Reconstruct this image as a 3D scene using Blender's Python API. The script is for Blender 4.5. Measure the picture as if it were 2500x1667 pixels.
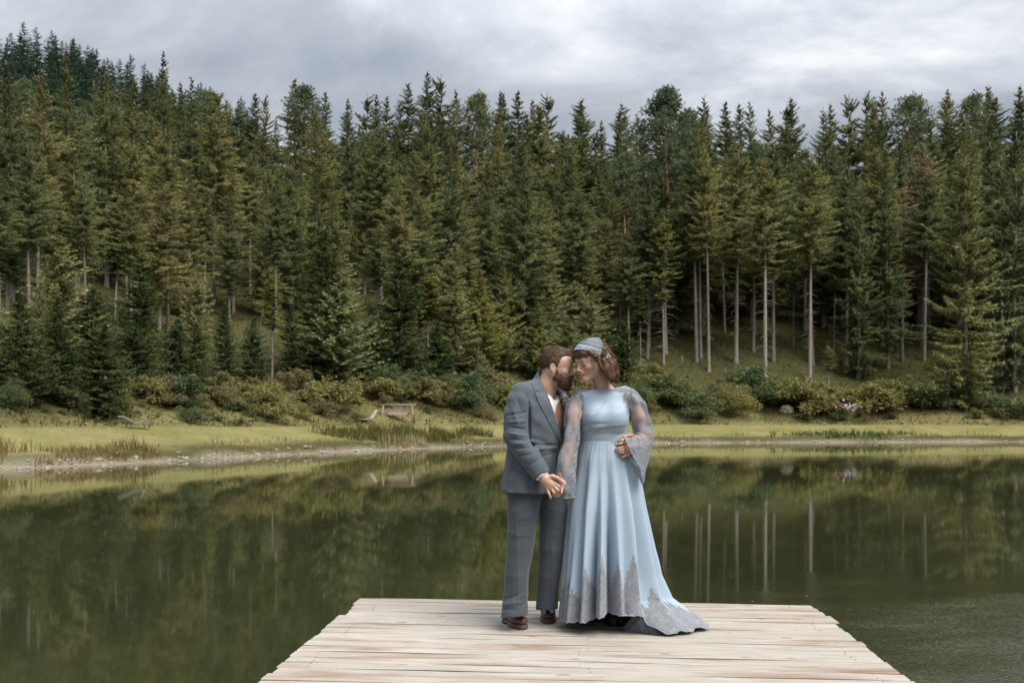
import bpy, bmesh, math, random
import numpy as np
from mathutils import Vector, Matrix
from mathutils.bvhtree import BVHTree

scene = bpy.context.scene
for _o in list(bpy.data.objects):
    bpy.data.objects.remove(_o, do_unlink=True)
R = math.radians
DECK = 0.50                       # deck top above the water (water is z = 0)
EYE = DECK + 1.27                 # camera height above the water
FPX = 2430.6                      # focal length in pixels of the 2500 px wide photograph
HOR = 1033.0                      # row of the horizon in the photograph

# ------------------------------------------------------------------ camera
cam_data = bpy.data.cameras.new('camera')
cam_data.lens = 35.0
cam_data.sensor_width = 36.0
cam_data.shift_y = (HOR - 833.5) / 2500.0
cam_data.clip_start = 0.1
cam_data.clip_end = 3000.0
cam_data.dof.use_dof = True
cam_data.dof.focus_distance = 6.1
cam_data.dof.aperture_fstop = 4.5
cam = bpy.data.objects.new('camera', cam_data)
cam.location = (0, 0, EYE)
cam.rotation_euler = (R(90), 0, 0)
scene.collection.objects.link(cam)
scene.camera = cam

# ------------------------------------------------------------------ light
SUN_DIR = Vector((0.42, -0.42, 0.80)).normalized()      # towards the sun
sun_data = bpy.data.lights.new('sun', 'SUN')
sun_data.energy = 3.4
sun_data.angle = R(38)
sun_data.color = (1.0, 0.95, 0.87)
sun = bpy.data.objects.new('sun', sun_data)
sun.rotation_euler = (-SUN_DIR).to_track_quat('-Z', 'Y').to_euler()
sun.location = (20, -20, 60)
scene.collection.objects.link(sun)

world = bpy.data.worlds.new('World')
scene.world = world
world.use_nodes = True
wn, wl = world.node_tree.nodes, world.node_tree.links
wn.clear()
w_out = wn.new('ShaderNodeOutputWorld')
w_bg = wn.new('ShaderNodeBackground')
w_bg2 = wn.new('ShaderNodeBackground')
w_mix = wn.new('ShaderNodeMixShader')
w_sky = wn.new('ShaderNodeTexSky')
w_sky.sky_type = 'NISHITA'
w_sky.sun_disc = False
w_sky.sun_elevation = math.asin(SUN_DIR.z)
w_sky.sun_rotation = math.atan2(SUN_DIR.x, SUN_DIR.y)
w_sky.air_density = 1.0
w_sky.dust_density = 2.0
w_bg.inputs[1].default_value = 0.07
wl.new(w_sky.outputs[0], w_bg.inputs[0])
# an overcast deck of cloud on a plane above the scene
w_tc = wn.new('ShaderNodeTexCoord')
w_sep = wn.new('ShaderNodeSeparateXYZ')
wl.new(w_tc.outputs['Generated'], w_sep.inputs[0])
def wmath(op, a, b=None, clamp=False):
    n = wn.new('ShaderNodeMath'); n.operation = op; n.use_clamp = clamp
    for i, v in enumerate((a, b)):
        if v is None: continue
        if isinstance(v, (int, float)): n.inputs[i].default_value = v
        else: wl.new(v, n.inputs[i])
    return n.outputs[0]
w_up = wmath('MAXIMUM', w_sep.outputs[2], 0.0)
w_den = wmath('ADD', w_up, 0.22)
w_cx = wmath('DIVIDE', w_sep.outputs[0], w_den)
w_cy = wmath('DIVIDE', w_sep.outputs[1], w_den)
w_cmb = wn.new('ShaderNodeCombineXYZ')
wl.new(w_cx, w_cmb.inputs[0]); wl.new(w_cy, w_cmb.inputs[1])
w_map = wn.new('ShaderNodeMapping')
w_map.inputs['Location'].default_value = (6.1, 6.6, 0.0)
w_map.inputs['Rotation'].default_value = (0, 0, R(140))
w_map.inputs['Scale'].default_value = (0.8, 0.8, 1.0)
wl.new(w_cmb.outputs[0], w_map.inputs[0])
w_n1 = wn.new('ShaderNodeTexNoise')
w_n1.inputs['Scale'].default_value = 2.3
w_n1.inputs['Detail'].default_value = 9.0
w_n1.inputs['Roughness'].default_value = 0.57
w_n1.inputs['Distortion'].default_value = 0.35
wl.new(w_map.outputs[0], w_n1.inputs['Vector'])
w_ramp = wn.new('ShaderNodeValToRGB')
cr = w_ramp.color_ramp
cr.elements[0].position = 0.34; cr.elements[0].color = (0.270, 0.300, 0.345, 1)
cr.elements[1].position = 0.70; cr.elements[1].color = (0.74, 0.75, 0.76, 1)
e = cr.elements.new(0.47); e.color = (0.372, 0.394, 0.432, 1)
e = cr.elements.new(0.57); e.color = (0.50, 0.525, 0.565, 1)
wl.new(w_n1.outputs[0], w_ramp.inputs[0])
# overcast sky, brightened overhead beyond its natural ratio to add fill light
w_g = wmath('MULTIPLY_ADD', w_up, 2.0); 
w_g.node.inputs[2].default_value = 0.20
w_bg2.inputs[1].default_value = 1.0
wl.new(w_ramp.outputs[0], w_bg2.inputs[0])
wl.new(w_g, w_bg2.inputs[1])
w_mix.inputs[0].default_value = 0.88
wl.new(w_bg.outputs[0], w_mix.inputs[1]); wl.new(w_bg2.outputs[0], w_mix.inputs[2])
wl.new(w_mix.outputs[0], w_out.inputs[0])

vs = scene.view_settings
vs.view_transform = 'Standard'
vs.look = 'None'
vs.exposure = 0.80
vs.gamma = 1.0
vs.use_curve_mapping = False
scene.render.engine = 'CYCLES'
cy = scene.cycles
cy.max_bounces = 5
cy.diffuse_bounces = 2
cy.glossy_bounces = 2
cy.transmission_bounces = 4
cy.transparent_max_bounces = 12
cy.caustics_reflective = False
cy.caustics_refractive = False
cy.use_denoising = True
cy.sample_clamp_indirect = 4.0

# ------------------------------------------------------------------ helpers
COL = scene.collection
def link(o):
    COL.objects.link(o); return o
def empty(name, loc=(0, 0, 0), rz=0.0):
    o = bpy.data.objects.new(name, None)
    o.location = loc; o.rotation_euler = (0, 0, rz); o.empty_display_size = 0.2
    return link(o)
def tag(o, label=None, cat=None, group=None, kind=None):
    if label: o['label'] = label
    if cat: o['category'] = cat
    if group: o['group'] = group
    if kind: o['kind'] = kind
    return o
def mesh_np(name, V, F, smooth=False):
    """mesh from an (n,3) array and an (m,k) array of one face size"""
    V = np.asarray(V, dtype=np.float32); F = np.asarray(F, dtype=np.int32)
    me = bpy.data.meshes.new(name)
    me.vertices.add(len(V)); me.vertices.foreach_set('co', V.ravel())
    k = F.shape[1]
    me.loops.add(F.size); me.loops.foreach_set('vertex_index', F.ravel())
    me.polygons.add(len(F))
    me.polygons.foreach_set('loop_start', np.arange(0, F.size, k, dtype=np.int32))
    me.polygons.foreach_set('loop_total', np.full(len(F), k, dtype=np.int32))
    if smooth:
        me.polygons.foreach_set('use_smooth', np.ones(len(F), dtype=bool))
    me.update(calc_edges=True)
    return me
def add(name, me, mat, parent=None):
    o = bpy.data.objects.new(name, me)
    if mat is not None and len(me.materials) == 0: me.materials.append(mat)
    if parent is not None: o.parent = parent
    return link(o)
def attr(me, name, vals):
    a = me.attributes.new(name, 'FLOAT', 'POINT'); a.data.foreach_set('value', np.asarray(vals, dtype=np.float32))
def attr_col(me, name, vals):
    a = me.attributes.new(name, 'FLOAT_COLOR', 'POINT')
    v = np.ones((len(vals), 4), dtype=np.float32); v[:, :3] = vals
    a.data.foreach_set('color', v.ravel())

def ordinal(n):
    w = 'first second third fourth fifth sixth seventh eighth ninth tenth eleventh twelfth thirteenth fourteenth fifteenth sixteenth seventeenth eighteenth nineteenth twentieth'.split()
    if n <= 20: return w[n - 1]
    tens = {2: 'twenty', 3: 'thirty', 4: 'forty', 5: 'fifty', 6: 'sixty', 7: 'seventy', 8: 'eighty', 9: 'ninety'}[n // 10]
    return (tens[:-1] + 'ieth') if n % 10 == 0 else tens + '-' + w[n % 10 - 1]
class Geo:
    """collects pieces that make ONE mesh (quads/tris/ngons)"""
    def __init__(s): s.v = []; s.f = []
    def put(s, vs_, fs_):
        b = len(s.v); s.v += [tuple(x) for x in vs_]; s.f += [tuple(i + b for i in f) for f in fs_]
    def box(s, c, d, M=None):
        x, y, z = [q / 2 for q in d]
        P = [Vector((i * x, j * y, k * z)) for i in (-1, 1) for j in (-1, 1) for k in (-1, 1)]
        if M is not None: P = [M @ p for p in P]
        P = [p + Vector(c) for p in P]
        s.put(P, [(0, 1, 3, 2), (4, 6, 7, 5), (0, 4, 5, 1), (2, 3, 7, 6), (0, 2, 6, 4), (1, 5, 7, 3)])
    def tube(s, pts, rad, n=8, cap=True):
        pts = [Vector(p) for p in pts]
        if not hasattr(rad, '__len__'): rad = [rad] * len(pts)
        rings = []; ref = Vector((0.31, 0.87, 0.11)).normalized()
        for i, p in enumerate(pts):
            t = (pts[min(i + 1, len(pts) - 1)] - pts[max(i - 1, 0)]).normalized()
            a = t.cross(ref)
            if a.length < 1e-3: a = t.cross(Vector((1, 0, 0)))
            a.normalize(); b = t.cross(a); ref = b.cross(t) if False else ref
            rings.append([p + (a * math.cos(2 * math.pi * k / n) + b * math.sin(2 * math.pi * k / n)) * rad[i] for k in range(n)])
        V = [q for r in rings for q in r]; F = []
        for i in range(len(pts) - 1):
            for k in range(n):
                F.append((i * n + k, i * n + (k + 1) % n, (i + 1) * n + (k + 1) % n, (i + 1) * n + k))
        if cap:
            F.append(tuple(range(n))[::-1]); F.append(tuple((len(pts) - 1) * n + k for k in range(n)))
        s.put(V, F)
    def mesh(s, name, smooth=False, bevel=0.0, seg=2):
        me = bpy.data.meshes.new(name); me.from_pydata(s.v, [], s.f); me.update()
        if bevel > 0:
            bm = bmesh.new(); bm.from_mesh(me)
            bmesh.ops.recalc_face_normals(bm, faces=bm.faces)
            bmesh.ops.bevel(bm, geom=bm.edges[:], offset=bevel, segments=seg, affect='EDGES', profile=0.5)
            bm.to_mesh(me); bm.free()
        if smooth:
            for p in me.polygons: p.use_smooth = True
        return me
    def add(s, name, mat, parent=None, **k): return add(name, s.mesh(name, **k), mat, parent)

class NT:
    """small node-tree writer for materials"""
    def __init__(s, name):
        s.m = bpy.data.materials.new(name); s.m.use_nodes = True
        s.n, s.l = s.m.node_tree.nodes, s.m.node_tree.links
        s.n.clear(); s.out = s.n.new('ShaderNodeOutputMaterial')
    def node(s, t, ins=None, **props):
        n = s.n.new(t)
        for k, v in props.items(): setattr(n, k, v)
        for k, v in (ins or {}).items(): s.set(n.inputs[k], v)
        return n
    def set(s, sock, v):
        if isinstance(v, bpy.types.NodeSocket): s.l.new(v, sock)
        elif isinstance(v, bpy.types.Node): s.l.new(v.outputs[0], sock)
        else:
            if hasattr(sock.default_value, '__len__') and hasattr(v, '__len__') and len(v) == 3 and len(sock.default_value) == 4: v = (*v, 1)
            sock.default_value = v
    def math(s, op, a, b=0.0, c=0.0, clamp=False):
        n = s.n.new('ShaderNodeMath'); n.operation = op; n.use_clamp = clamp
        s.set(n.inputs[0], a); s.set(n.inputs[1], b); s.set(n.inputs[2], c)
        return n.outputs[0]
    def mix(s, fac, a, b, mode='MIX'):
        n = s.n.new('ShaderNodeMix'); n.data_type = 'RGBA'; n.blend_type = mode
        s.set(n.inputs[0], fac); s.set(n.inputs[6], a); s.set(n.inputs[7], b)
        return n.outputs[2]
    def ramp(s, fac, stops, interp='LINEAR'):
        n = s.n.new('ShaderNodeValToRGB'); r = n.color_ramp; r.interpolation = interp
        while len(r.elements) < len(stops): r.elements.new(0.5)
        for e_, (p, c) in zip(r.elements, stops):
            e_.position = p; e_.color = (*c, 1) if len(c) == 3 else c
        s.set(n.inputs[0], fac); return n.outputs[0]
    def noise(s, vec, scale, detail=3, rough=0.5, dist=0.0, dim='3D'):
        n = s.node('ShaderNodeTexNoise', noise_dimensions=dim)
        n.inputs['Scale'].default_value = scale; n.inputs['Detail'].default_value = detail
        n.inputs['Roughness'].default_value = rough; n.inputs['Distortion'].default_value = dist
        if vec is not None: s.set(n.inputs['Vector'], vec)
        return n.outputs[0]
    def coord(s, which='Object'): return s.node('ShaderNodeTexCoord').outputs[which]
    def mapping(s, vec, scale=(1, 1, 1), loc=(0, 0, 0), rot=(0, 0, 0)):
        n = s.node('ShaderNodeMapping')
        s.set(n.inputs[0], vec); s.set(n.inputs[1], loc); s.set(n.inputs[2], rot); s.set(n.inputs[3], scale)
        return n.outputs[0]
    def attr(s, name, out='Fac'): return s.node('ShaderNodeAttribute', attribute_name=name).outputs[out]
    def rand(s): return s.node('ShaderNodeObjectInfo').outputs['Random']
    def bump(s, h, strength=0.3, dist=0.01, normal=None):
        n = s.node('ShaderNodeBump'); s.set(n.inputs['Height'], h)
        n.inputs['Strength'].default_value = strength; n.inputs['Distance'].default_value = dist
        if normal is not None: s.set(n.inputs['Normal'], normal)
        return n.outputs[0]
    def bsdf(s, color, rough=0.6, normal=None, **ins):
        n = s.node('ShaderNodeBsdfPrincipled')
        s.set(n.inputs['Base Color'], color); s.set(n.inputs['Roughness'], rough)
        if normal is not None: s.set(n.inputs['Normal'], normal)
        for k, v in ins.items(): s.set(n.inputs[k.replace('_', ' ')], v)
        return n.outputs[0]
    def done(s, surf):
        s.l.new(surf, s.out.inputs[0]); return s.m

def foliage_mat(name, tones, jitter=0.35, trans=0.22, scale=0.9):
    t = NT(name)
    col = t.ramp(t.rand(), [(i / max(1, len(tones) - 1), c) for i, c in enumerate(tones)])
    n = t.noise(t.coord('Object'), scale, 4, 0.6)
    v = t.math('MULTIPLY_ADD', n, 2.4 * jitter, 1 - 1.2 * jitter)
    n2 = t.noise(t.coord('Object'), scale * 6, 2, 0.6)
    v = t.math('MULTIPLY', v, t.math('MULTIPLY_ADD', n2, 1.0, 0.5))
    hs = t.node('ShaderNodeHueSaturation'); t.set(hs.inputs['Color'], col); t.set(hs.inputs['Value'], v)
    t.set(hs.inputs['Hue'], t.math('MULTIPLY_ADD', n, -0.03, 0.517))
    d = t.node('ShaderNodeBsdfDiffuse'); t.set(d.inputs[0], hs.outputs[0])
    tr = t.node('ShaderNodeBsdfTranslucent'); t.set(tr.inputs[0], hs.outputs[0])
    mx = t.node('ShaderNodeMixShader'); mx.inputs[0].default_value = trans
    t.l.new(d.outputs[0], mx.inputs[1]); t.l.new(tr.outputs[0], mx.inputs[2])
    return t.done(mx.outputs[0])
def bark_mat(name, c0, c1, c2=None):
    t = NT(name)
    v = t.mapping(t.coord('Object'), (6, 6, 0.9))
    n = t.noise(v, 2.0, 5, 0.65)
    col = t.ramp(n, [(0.3, c0), (0.7, c1)])
    if c2 is not None:
        z = t.node('ShaderNodeSeparateXYZ'); t.set(z.inputs[0], t.coord('Object'))
        f = t.math('MULTIPLY_ADD', z.outputs[2], 0.16, -1.4, clamp=True)
        col = t.mix(f, col, c2)
    k = t.math('MULTIPLY_ADD', t.rand(), 0.5, 0.75)
    hs = t.node('ShaderNodeHueSaturation'); t.set(hs.inputs['Color'], col); t.set(hs.inputs['Value'], k)
    return t.done(t.bsdf(hs.outputs[0], 0.9, t.bump(n, 0.6, 0.03)))
# ------------------------------------------------------------------ the lie of the land
SHORE = np.array([(-60, 8), (-42, 15), (-29, 25), (-19, 37.5), (-13.9, 52), (-7.1, 69), (3, 82), (14.8, 89), (30, 92), (49, 95),
                  (75, 94), (100, 80), (112, 50), (106, 8), (80, -22), (30, -28), (-30, -26), (-58, -10)], dtype=float)
def _chaikin(P, n=2):
    for _ in range(n):
        Q = np.roll(P, -1, 0); P = np.stack([P * .75 + Q * .25, P * .25 + Q * .75], 1).reshape(-1, 2)
    return P
SHORE = _chaikin(SHORE)
def vnoise(x, y, s, seed=0):
    """cheap value noise, -1..1"""
    x = np.asarray(x, float) / s; y = np.asarray(y, float) / s
    xi, yi = np.floor(x), np.floor(y); fx, fy = x - xi, y - yi
    fx, fy = fx * fx * (3 - 2 * fx), fy * fy * (3 - 2 * fy)
    def h(a, b):
        q = np.sin(a * 127.1 + b * 311.7 + seed * 74.7) * 43758.5453
        return (q - np.floor(q)) * 2 - 1
    return (h(xi, yi) * (1 - fx) + h(xi + 1, yi) * fx) * (1 - fy) + (h(xi, yi + 1) * (1 - fx) + h(xi + 1, yi + 1) * fx) * fy
def shore_dist(x, y):
    """distance from the waterline, positive on land"""
    x = np.asarray(x, float); y = np.asarray(y, float)
    d = np.full(x.shape, 1e9); ins = np.zeros(x.shape, bool)
    n = len(SHORE)
    for i in range(n):
        a, b = SHORE[i], SHORE[(i + 1) % n]; e_ = b - a
        t = np.clip(((x - a[0]) * e_[0] + (y - a[1]) * e_[1]) / (e_ @ e_), 0, 1)
        d = np.minimum(d, np.hypot(x - a[0] - t * e_[0], y - a[1] - t * e_[1]))
        c = ((a[1] > y) != (b[1] > y))
        with np.errstate(divide='ignore', invalid='ignore'):
            xi = (b[0] - a[0]) * (y - a[1]) / (b[1] - a[1]) + a[0]
        ins ^= c & (x < xi)
    return np.where(ins, -d, d) + 0.35 * vnoise(x, y, 3.1, 2) + 0.2 * vnoise(x, y, 1.1, 5)
def sstep(a, b, x):
    t = np.clip((x - a) / (b - a), 0, 1); return t * t * (3 - 2 * t)
def lawn_width(x): return 7.2 + 5.0 * sstep(-12, 12, x)
def height(x, y, s=None):
    x = np.asarray(x, float); y = np.asarray(y, float)
    if s is None: s = shore_dist(x, y)
    w = lawn_width(x)
    h = np.where(s < 0, np.maximum(s * 0.32, -2.6), 0.0)
    h = h + 0.50 * sstep(0.0, 1.6, s) + 1.05 * sstep(1.2, w, s)
    u = np.maximum(s - w, 0)
    far = sstep(-5, 18, y)                               # the slope rises only beyond the pond
    soft = np.sqrt(u * u + 4.0) - 2.0
    rise = 0.40 * soft
    rise = 34.0 * (1 - np.exp(-(rise / 34.0) * 1.2)) + 0.05 * u
    h = h + rise * (0.15 + 0.85 * far)
    h = h + 0.9 * vnoise(x, y, 14, 1) * sstep(2, 12, u) + 0.35 * vnoise(x, y, 5, 3) * sstep(1, 8, u) + 0.05 * vnoise(x, y, 2.3, 7) * sstep(0.5, 3, s)
    h = h + 52 * np.exp(-((x + 150) / 105) ** 2 - ((y - 275) / 80) ** 2)
    return h
def to_px(x, y, z): return 1250 + x / y * FPX, HOR - (z - EYE) / y * FPX
def ground_at(px, py, y0=34.0, y1=230.0):
    """where the line of sight through a photograph pixel meets the ground"""
    Y = np.arange(y0, y1, 0.25); X = (px - 1250) / FPX * Y
    s = shore_dist(X, Y); Z = height(X, Y, s)
    pr = HOR - (Z - EYE) / Y * FPX
    ok = np.where((pr <= py) & (s > 0.3))[0]
    i = ok[0] if len(ok) else len(Y) - 1
    return float(X[i]), float(Y[i]), float(Z[i])

# ground sheet: fine in the view, coarse out to the horizon
def ground_sheet():
    def axis(lo, hi, step, far, grow):
        a = list(np.arange(lo, hi + 1e-6, step)); s_ = step; v = hi
        while v < far: s_ *= grow; v += s_; a.append(v)
        s_ = step; v = lo
        while v > -far: s_ *= grow; v -= s_; a.insert(0, v)
        return np.array(a)
    xs = axis(-75, 85, 0.8, 1500, 1.22); ys = axis(8, 190, 0.8, 1500, 1.22)
    X, Y = np.meshgrid(xs, ys); s = shore_dist(X, Y); Z = height(X, Y, s)
    V = np.stack([X, Y, Z], -1).reshape(-1, 3)
    nx, ny = len(xs), len(ys)
    i = np.arange(nx - 1); j = np.arange(ny - 1); I, J = np.meshgrid(i, j)
    a = (J * nx + I).ravel(); F = np.stack([a, a + 1, a + nx + 1, a + nx], 1)
    me = mesh_np('ground', V, F, True)
    w = lawn_width(X)
    attr(me, 'lawn', (sstep(1.3, 3.2, s + 0.9 * vnoise(X, Y, 4, 9)) * (1 - sstep(-0.5, 1.2, s - w + 0.8 * vnoise(X, Y, 5, 4)))).ravel())
    attr(me, 'stony', (1 - sstep(0.2, 1.0, s + 0.5 * vnoise(X, Y, 3, 12))).ravel())
    attr(me, 'rough', ((1 - sstep(1.5, 6.0, s - w + 2.5 * vnoise(X, Y, 6, 33))) * sstep(-1, 1, s - w)).ravel())
    return me
t = NT('ground_cover')
oc = t.coord('Object')
n1 = t.noise(oc, 0.35, 5, 0.6); n2 = t.noise(oc, 3.2, 4, 0.65); n3 = t.noise(oc, 14.0, 3, 0.7)
lawn = t.ramp(n1, [(0.3, (0.128, 0.126, 0.042)), (0.5, (0.180, 0.164, 0.064)), (0.7, (0.235, 0.200, 0.100))])
lawn = t.mix(t.math('MULTIPLY_ADD', n3, 1.1, -0.28, clamp=True), lawn, (0.115, 0.120, 0.032))
lawn = t.mix(t.math('MULTIPLY_ADD', n2, 1.6, -0.72, clamp=True), lawn, (0.26, 0.22, 0.105))
floor = t.ramp(n2, [(0.3, (0.032, 0.036, 0.012)), (0.5, (0.054, 0.054, 0.019)), (0.7, (0.080, 0.068, 0.028))])
stone = t.ramp(n3, [(0.3, (0.11, 0.090, 0.062)), (0.55, (0.215, 0.18, 0.13)), (0.75, (0.33, 0.29, 0.23))])
floor = t.mix(t.attr('rough'), floor, t.ramp(n2, [(0.3, (0.080, 0.080, 0.030)), (0.5, (0.135, 0.120, 0.048)), (0.7, (0.19, 0.155, 0.075))]))
c = t.mix(t.attr('lawn'), floor, lawn)
c = t.mix(t.attr('stony'), c, stone)
GROUND = add('ground', ground_sheet(), t.done(t.bsdf(c, 0.95, t.bump(n3, 0.8, 0.08), Specular_IOR_Level=0.15)))
tag(GROUND, 'mown green lawn and brown wooded slope around the pond', None, None, 'structure')

# ------------------------------------------------------------------ water
t = NT('pond_water')
oc = t.coord('Object')
ripple = t.noise(t.mapping(oc, (1.0, 2.4, 1)), 2.6, 3, 0.55)
fine = t.noise(t.mapping(oc, (1.0, 1.6, 1)), 26.0, 2, 0.5)
swell = t.noise(t.mapping(oc, (0.35, 1.0, 1)), 0.5, 2, 0.5)
# a breath of wind ruffles patches of the surface
sx = t.node('ShaderNodeSeparateXYZ'); t.set(sx.inputs[0], oc)
gx = t.math('MULTIPLY_ADD', sx.outputs[0], .27, -1.40); gy = t.math('MULTIPLY_ADD', sx.outputs[1], .26, -2.05)     # a gust lies right of the jetty
near = t.math('SUBTRACT', 1.25, t.math('SQRT', t.math('ADD', t.math('MULTIPLY', gx, gx), t.math('MULTIPLY', gy, gy))))
patch = t.math('ADD', near, t.math('MULTIPLY_ADD', t.noise(t.mapping(oc, (.8, 1.6, 1)), .8, 4, .6), 1.6, -.9), clamp=True)
hgt = t.math('ADD', t.math('MULTIPLY', ripple, 0.22), t.math('MULTIPLY', swell, 0.5))
b1 = t.bump(hgt, 0.016, 0.02)
b2 = t.node('ShaderNodeBump'); t.set(b2.inputs['Height'], fine); b2.inputs['Distance'].default_value = 0.012
t.set(b2.inputs['Strength'], t.math('MULTIPLY_ADD', patch, 0.40, 0.002)); t.set(b2.inputs['Normal'], b1)
body = t.ramp(t.noise(oc, 0.16, 3, 0.5), [(0.35, (0.018, 0.022, 0.009)), (0.65, (0.034, 0.036, 0.016))])
WATER_MAT = t.done(t.bsdf(body, 0.035, b2.outputs[0], IOR=1.85, Specular_IOR_Level=0.5))
g = Geo()
P = [tuple(p * 1.0) for p in np.array([(-140, -90), (200, -90), (200, 130), (-140, 130)])]
pts = SHORE + (SHORE - SHORE.mean(0)) / np.linalg.norm(SHORE - SHORE.mean(0), axis=1)[:, None] * 2.5
me = bpy.data.meshes.new('pond_water'); me.from_pydata([(p[0], p[1], 0.0) for p in pts], [], [tuple(range(len(pts)))])
POND = tag(add('pond_water', me, WATER_MAT), 'still dark green pond mirroring the forest', None, None, 'structure')
# ------------------------------------------------------------------ trees
def unit(v): return v / (np.linalg.norm(v, axis=-1, keepdims=True) + 1e-9)
def cards(P, D, Wd, length, width, fold=0.25):
    """diamond shaped sprays: base, side, tip, side"""
    N = len(P); D = unit(D); S = unit(np.cross(D, Wd)); U = np.cross(S, D)
    length = np.asarray(length)[:, None]; width = np.asarray(width)[:, None]
    a = P; b = P + D * length * .45 + S * width * .5 - U * width * fold
    c_ = P + D * length; d = P + D * length * .45 - S * width * .5 - U * width * fold
    V = np.stack([a, b, c_, d], 1).reshape(-1, 3)
    F = (np.arange(N)[:, None] * 4 + np.array([[0, 1, 2, 3]]))
    return V, F
def trunk_geo(rng, H, r0, bend, top=1.0, n=8, dead=None):
    g = Geo(); k = 9
    ph = rng.uniform(0, 6.28)
    cx = lambda z: bend * math.sin(ph + z / H * 3.0) - bend * math.sin(ph)
    cyy = lambda z: bend * math.cos(ph + z / H * 2.3) - bend * math.cos(ph)
    zs = [-0.6, 0.15, 0.6] + [H * top * i / k for i in range(1, k + 1)]
    rr = [r0 * 1.45, r0 * 1.3, r0 * 1.08] + [r0 * max(0.06, (1 - (i / k) * top) ** 0.85) for i in range(1, k + 1)]
    g.tube([(cx(z), cyy(z), z) for z in zs], rr, n)
    if dead:
        z0, z1, cnt, ln = dead
        for _ in range(cnt):
            z = rng.uniform(z0, z1); a = rng.uniform(0, 6.28); L = ln * rng.uniform(.35, 1.0)
            d = np.array([math.cos(a), math.sin(a), 0]); p = np.array([cx(z), cyy(z), z])
            q = p + d * L * .6 + np.array([0, 0, -L * .08]); e_ = p + d * L + np.array([0, 0, -L * rng.uniform(.1, .5)])
            g.tube([p, q, e_], [0.035, 0.022, 0.008], 3, cap=False)
    return g, cx, cyy
def conifer(seed, H, cb, Rm, whorl=0.42, per=6, droop=0.35, up=0.18, power=0.85, spray=0.62, wid=0.30, gap=0.12, hang=0.6,
            r0=None, bend=0.15, ns=11, dead=True, lop=0.25):
    rng = np.random.default_rng(seed)
    r0 = r0 or (0.05 + H * 0.0078)
    tg, cx, cyy = trunk_geo(rng, H, r0, bend, dead=(max(1.2, cb * H * .25), cb * H * 1.15, int(10 + cb * H * 2.2), 1.6) if dead and cb > .12 else None)
    z = []; zz = cb * H
    while zz < H * 0.985:
        z.append(zz); zz += whorl * rng.uniform(.7, 1.3) * (1 if zz < H * .8 else .75)
    z = np.array(z); t_ = (z - cb * H) / (H - cb * H)
    prof = (1 - t_) ** power * np.minimum(1, 0.45 + t_ * 3.2) + 0.02
    Z = np.repeat(z, per) + rng.normal(0, whorl * .3, len(z) * per); T = np.clip(np.repeat(t_, per), 0, 1)
    A = np.tile(np.arange(per) * 2 * math.pi / per, len(z)) + np.repeat(rng.uniform(0, 6.28, len(z)), per) + rng.normal(0, .3, len(Z))
    side = 1 + lop * np.sin(A * 1.0 + rng.uniform(0, 6.28) + Z * .35) * np.sin(Z * .8 + rng.uniform(0, 6.28))
    L = Rm * np.repeat(prof, per) * rng.uniform(.50, 1.22, len(Z)) * side
    keep = rng.uniform(0, 1, len(Z)) > gap
    Z, T, A, L = Z[keep], T[keep], A[keep], L[keep]; nb = len(Z)
    rad = np.stack([np.cos(A), np.sin(A), np.zeros(nb)], 1); tan = np.stack([-np.sin(A), np.cos(A), np.zeros(nb)], 1)
    dr = droop * (1 - 1.7 * T) * rng.uniform(.6, 1.4, nb); uu = up * rng.uniform(.5, 1.5, nb)
    S = np.linspace(.10, 1.0, ns)
    s = S[None, :] + rng.uniform(-.04, .04, (nb, ns))
    base = np.stack([[cx(q) for q in Z], [cyy(q) for q in Z], Z], 1)
    P = base[:, None, :] + rad[:, None, :] * (L[:, None] * s)[..., None]
    P[..., 2] += -dr[:, None] * L[:, None] * s + uu[:, None] * L[:, None] * s * s
    VV, FF = [], []; off = 0
    UP = np.array([0, 0, 1.0])
    for k in (-1, 1, 0, 2):
        jit = rng.normal(0, .22, (nb, ns, 3))
        if k in (-1, 1):
            D = rad[:, None, :] * .75 + tan[:, None, :] * k * .8 + jit + np.array([0, 0, -.12 * hang])
            ln = spray * (1.15 - .5 * s)
        elif k == 0:
            D = rad[:, None, :] * 1.0 + jit + np.array([0, 0, .05]); ln = spray * np.full(s.shape, .75)
        else:
            if hang < .3: continue
            D = rad[:, None, :] * .35 + jit + np.array([0, 0, -1.0]); ln = spray * hang * (1.0 - .4 * s)
        ln = ln * np.clip(L[:, None] / (Rm * .5), .22, 1.0) * rng.uniform(.6, 1.3, s.shape)
        wv = (UP + rng.normal(0, .45, (nb, ns, 3))) if k != 2 else (tan[:, None, :] * 0 + rad[:, None, :] + rng.normal(0, .5, (nb, ns, 3)))
        V, F = cards(P.reshape(-1, 3), D.reshape(-1, 3), wv.reshape(-1, 3), ln.ravel(), (wid * rng.uniform(.6, 1.3, s.shape)).ravel() * np.clip(ln.ravel() / spray, .5, 1.1))
        VV.append(V); FF.append(F + off); off += len(V)
    # leader
    nl = 16; zt = np.linspace(H * .93, H * 1.0, nl); a = rng.uniform(0, 6.28, nl)
    Pl = np.stack([[cx(q) for q in zt], [cyy(q) for q in zt], zt], 1)
    Dl = np.stack([np.cos(a) * .7, np.sin(a) * .7, np.full(nl, .75)], 1)
    V, F = cards(Pl, Dl, rng.normal(0, 1, (nl, 3)), np.linspace(.5, .25, nl) * spray, np.full(nl, wid * .5)); VV.append(V); FF.append(F + off)
    return tg.mesh('trunk', smooth=True), mesh_np('crown', np.concatenate(VV), np.concatenate(FF))
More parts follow.
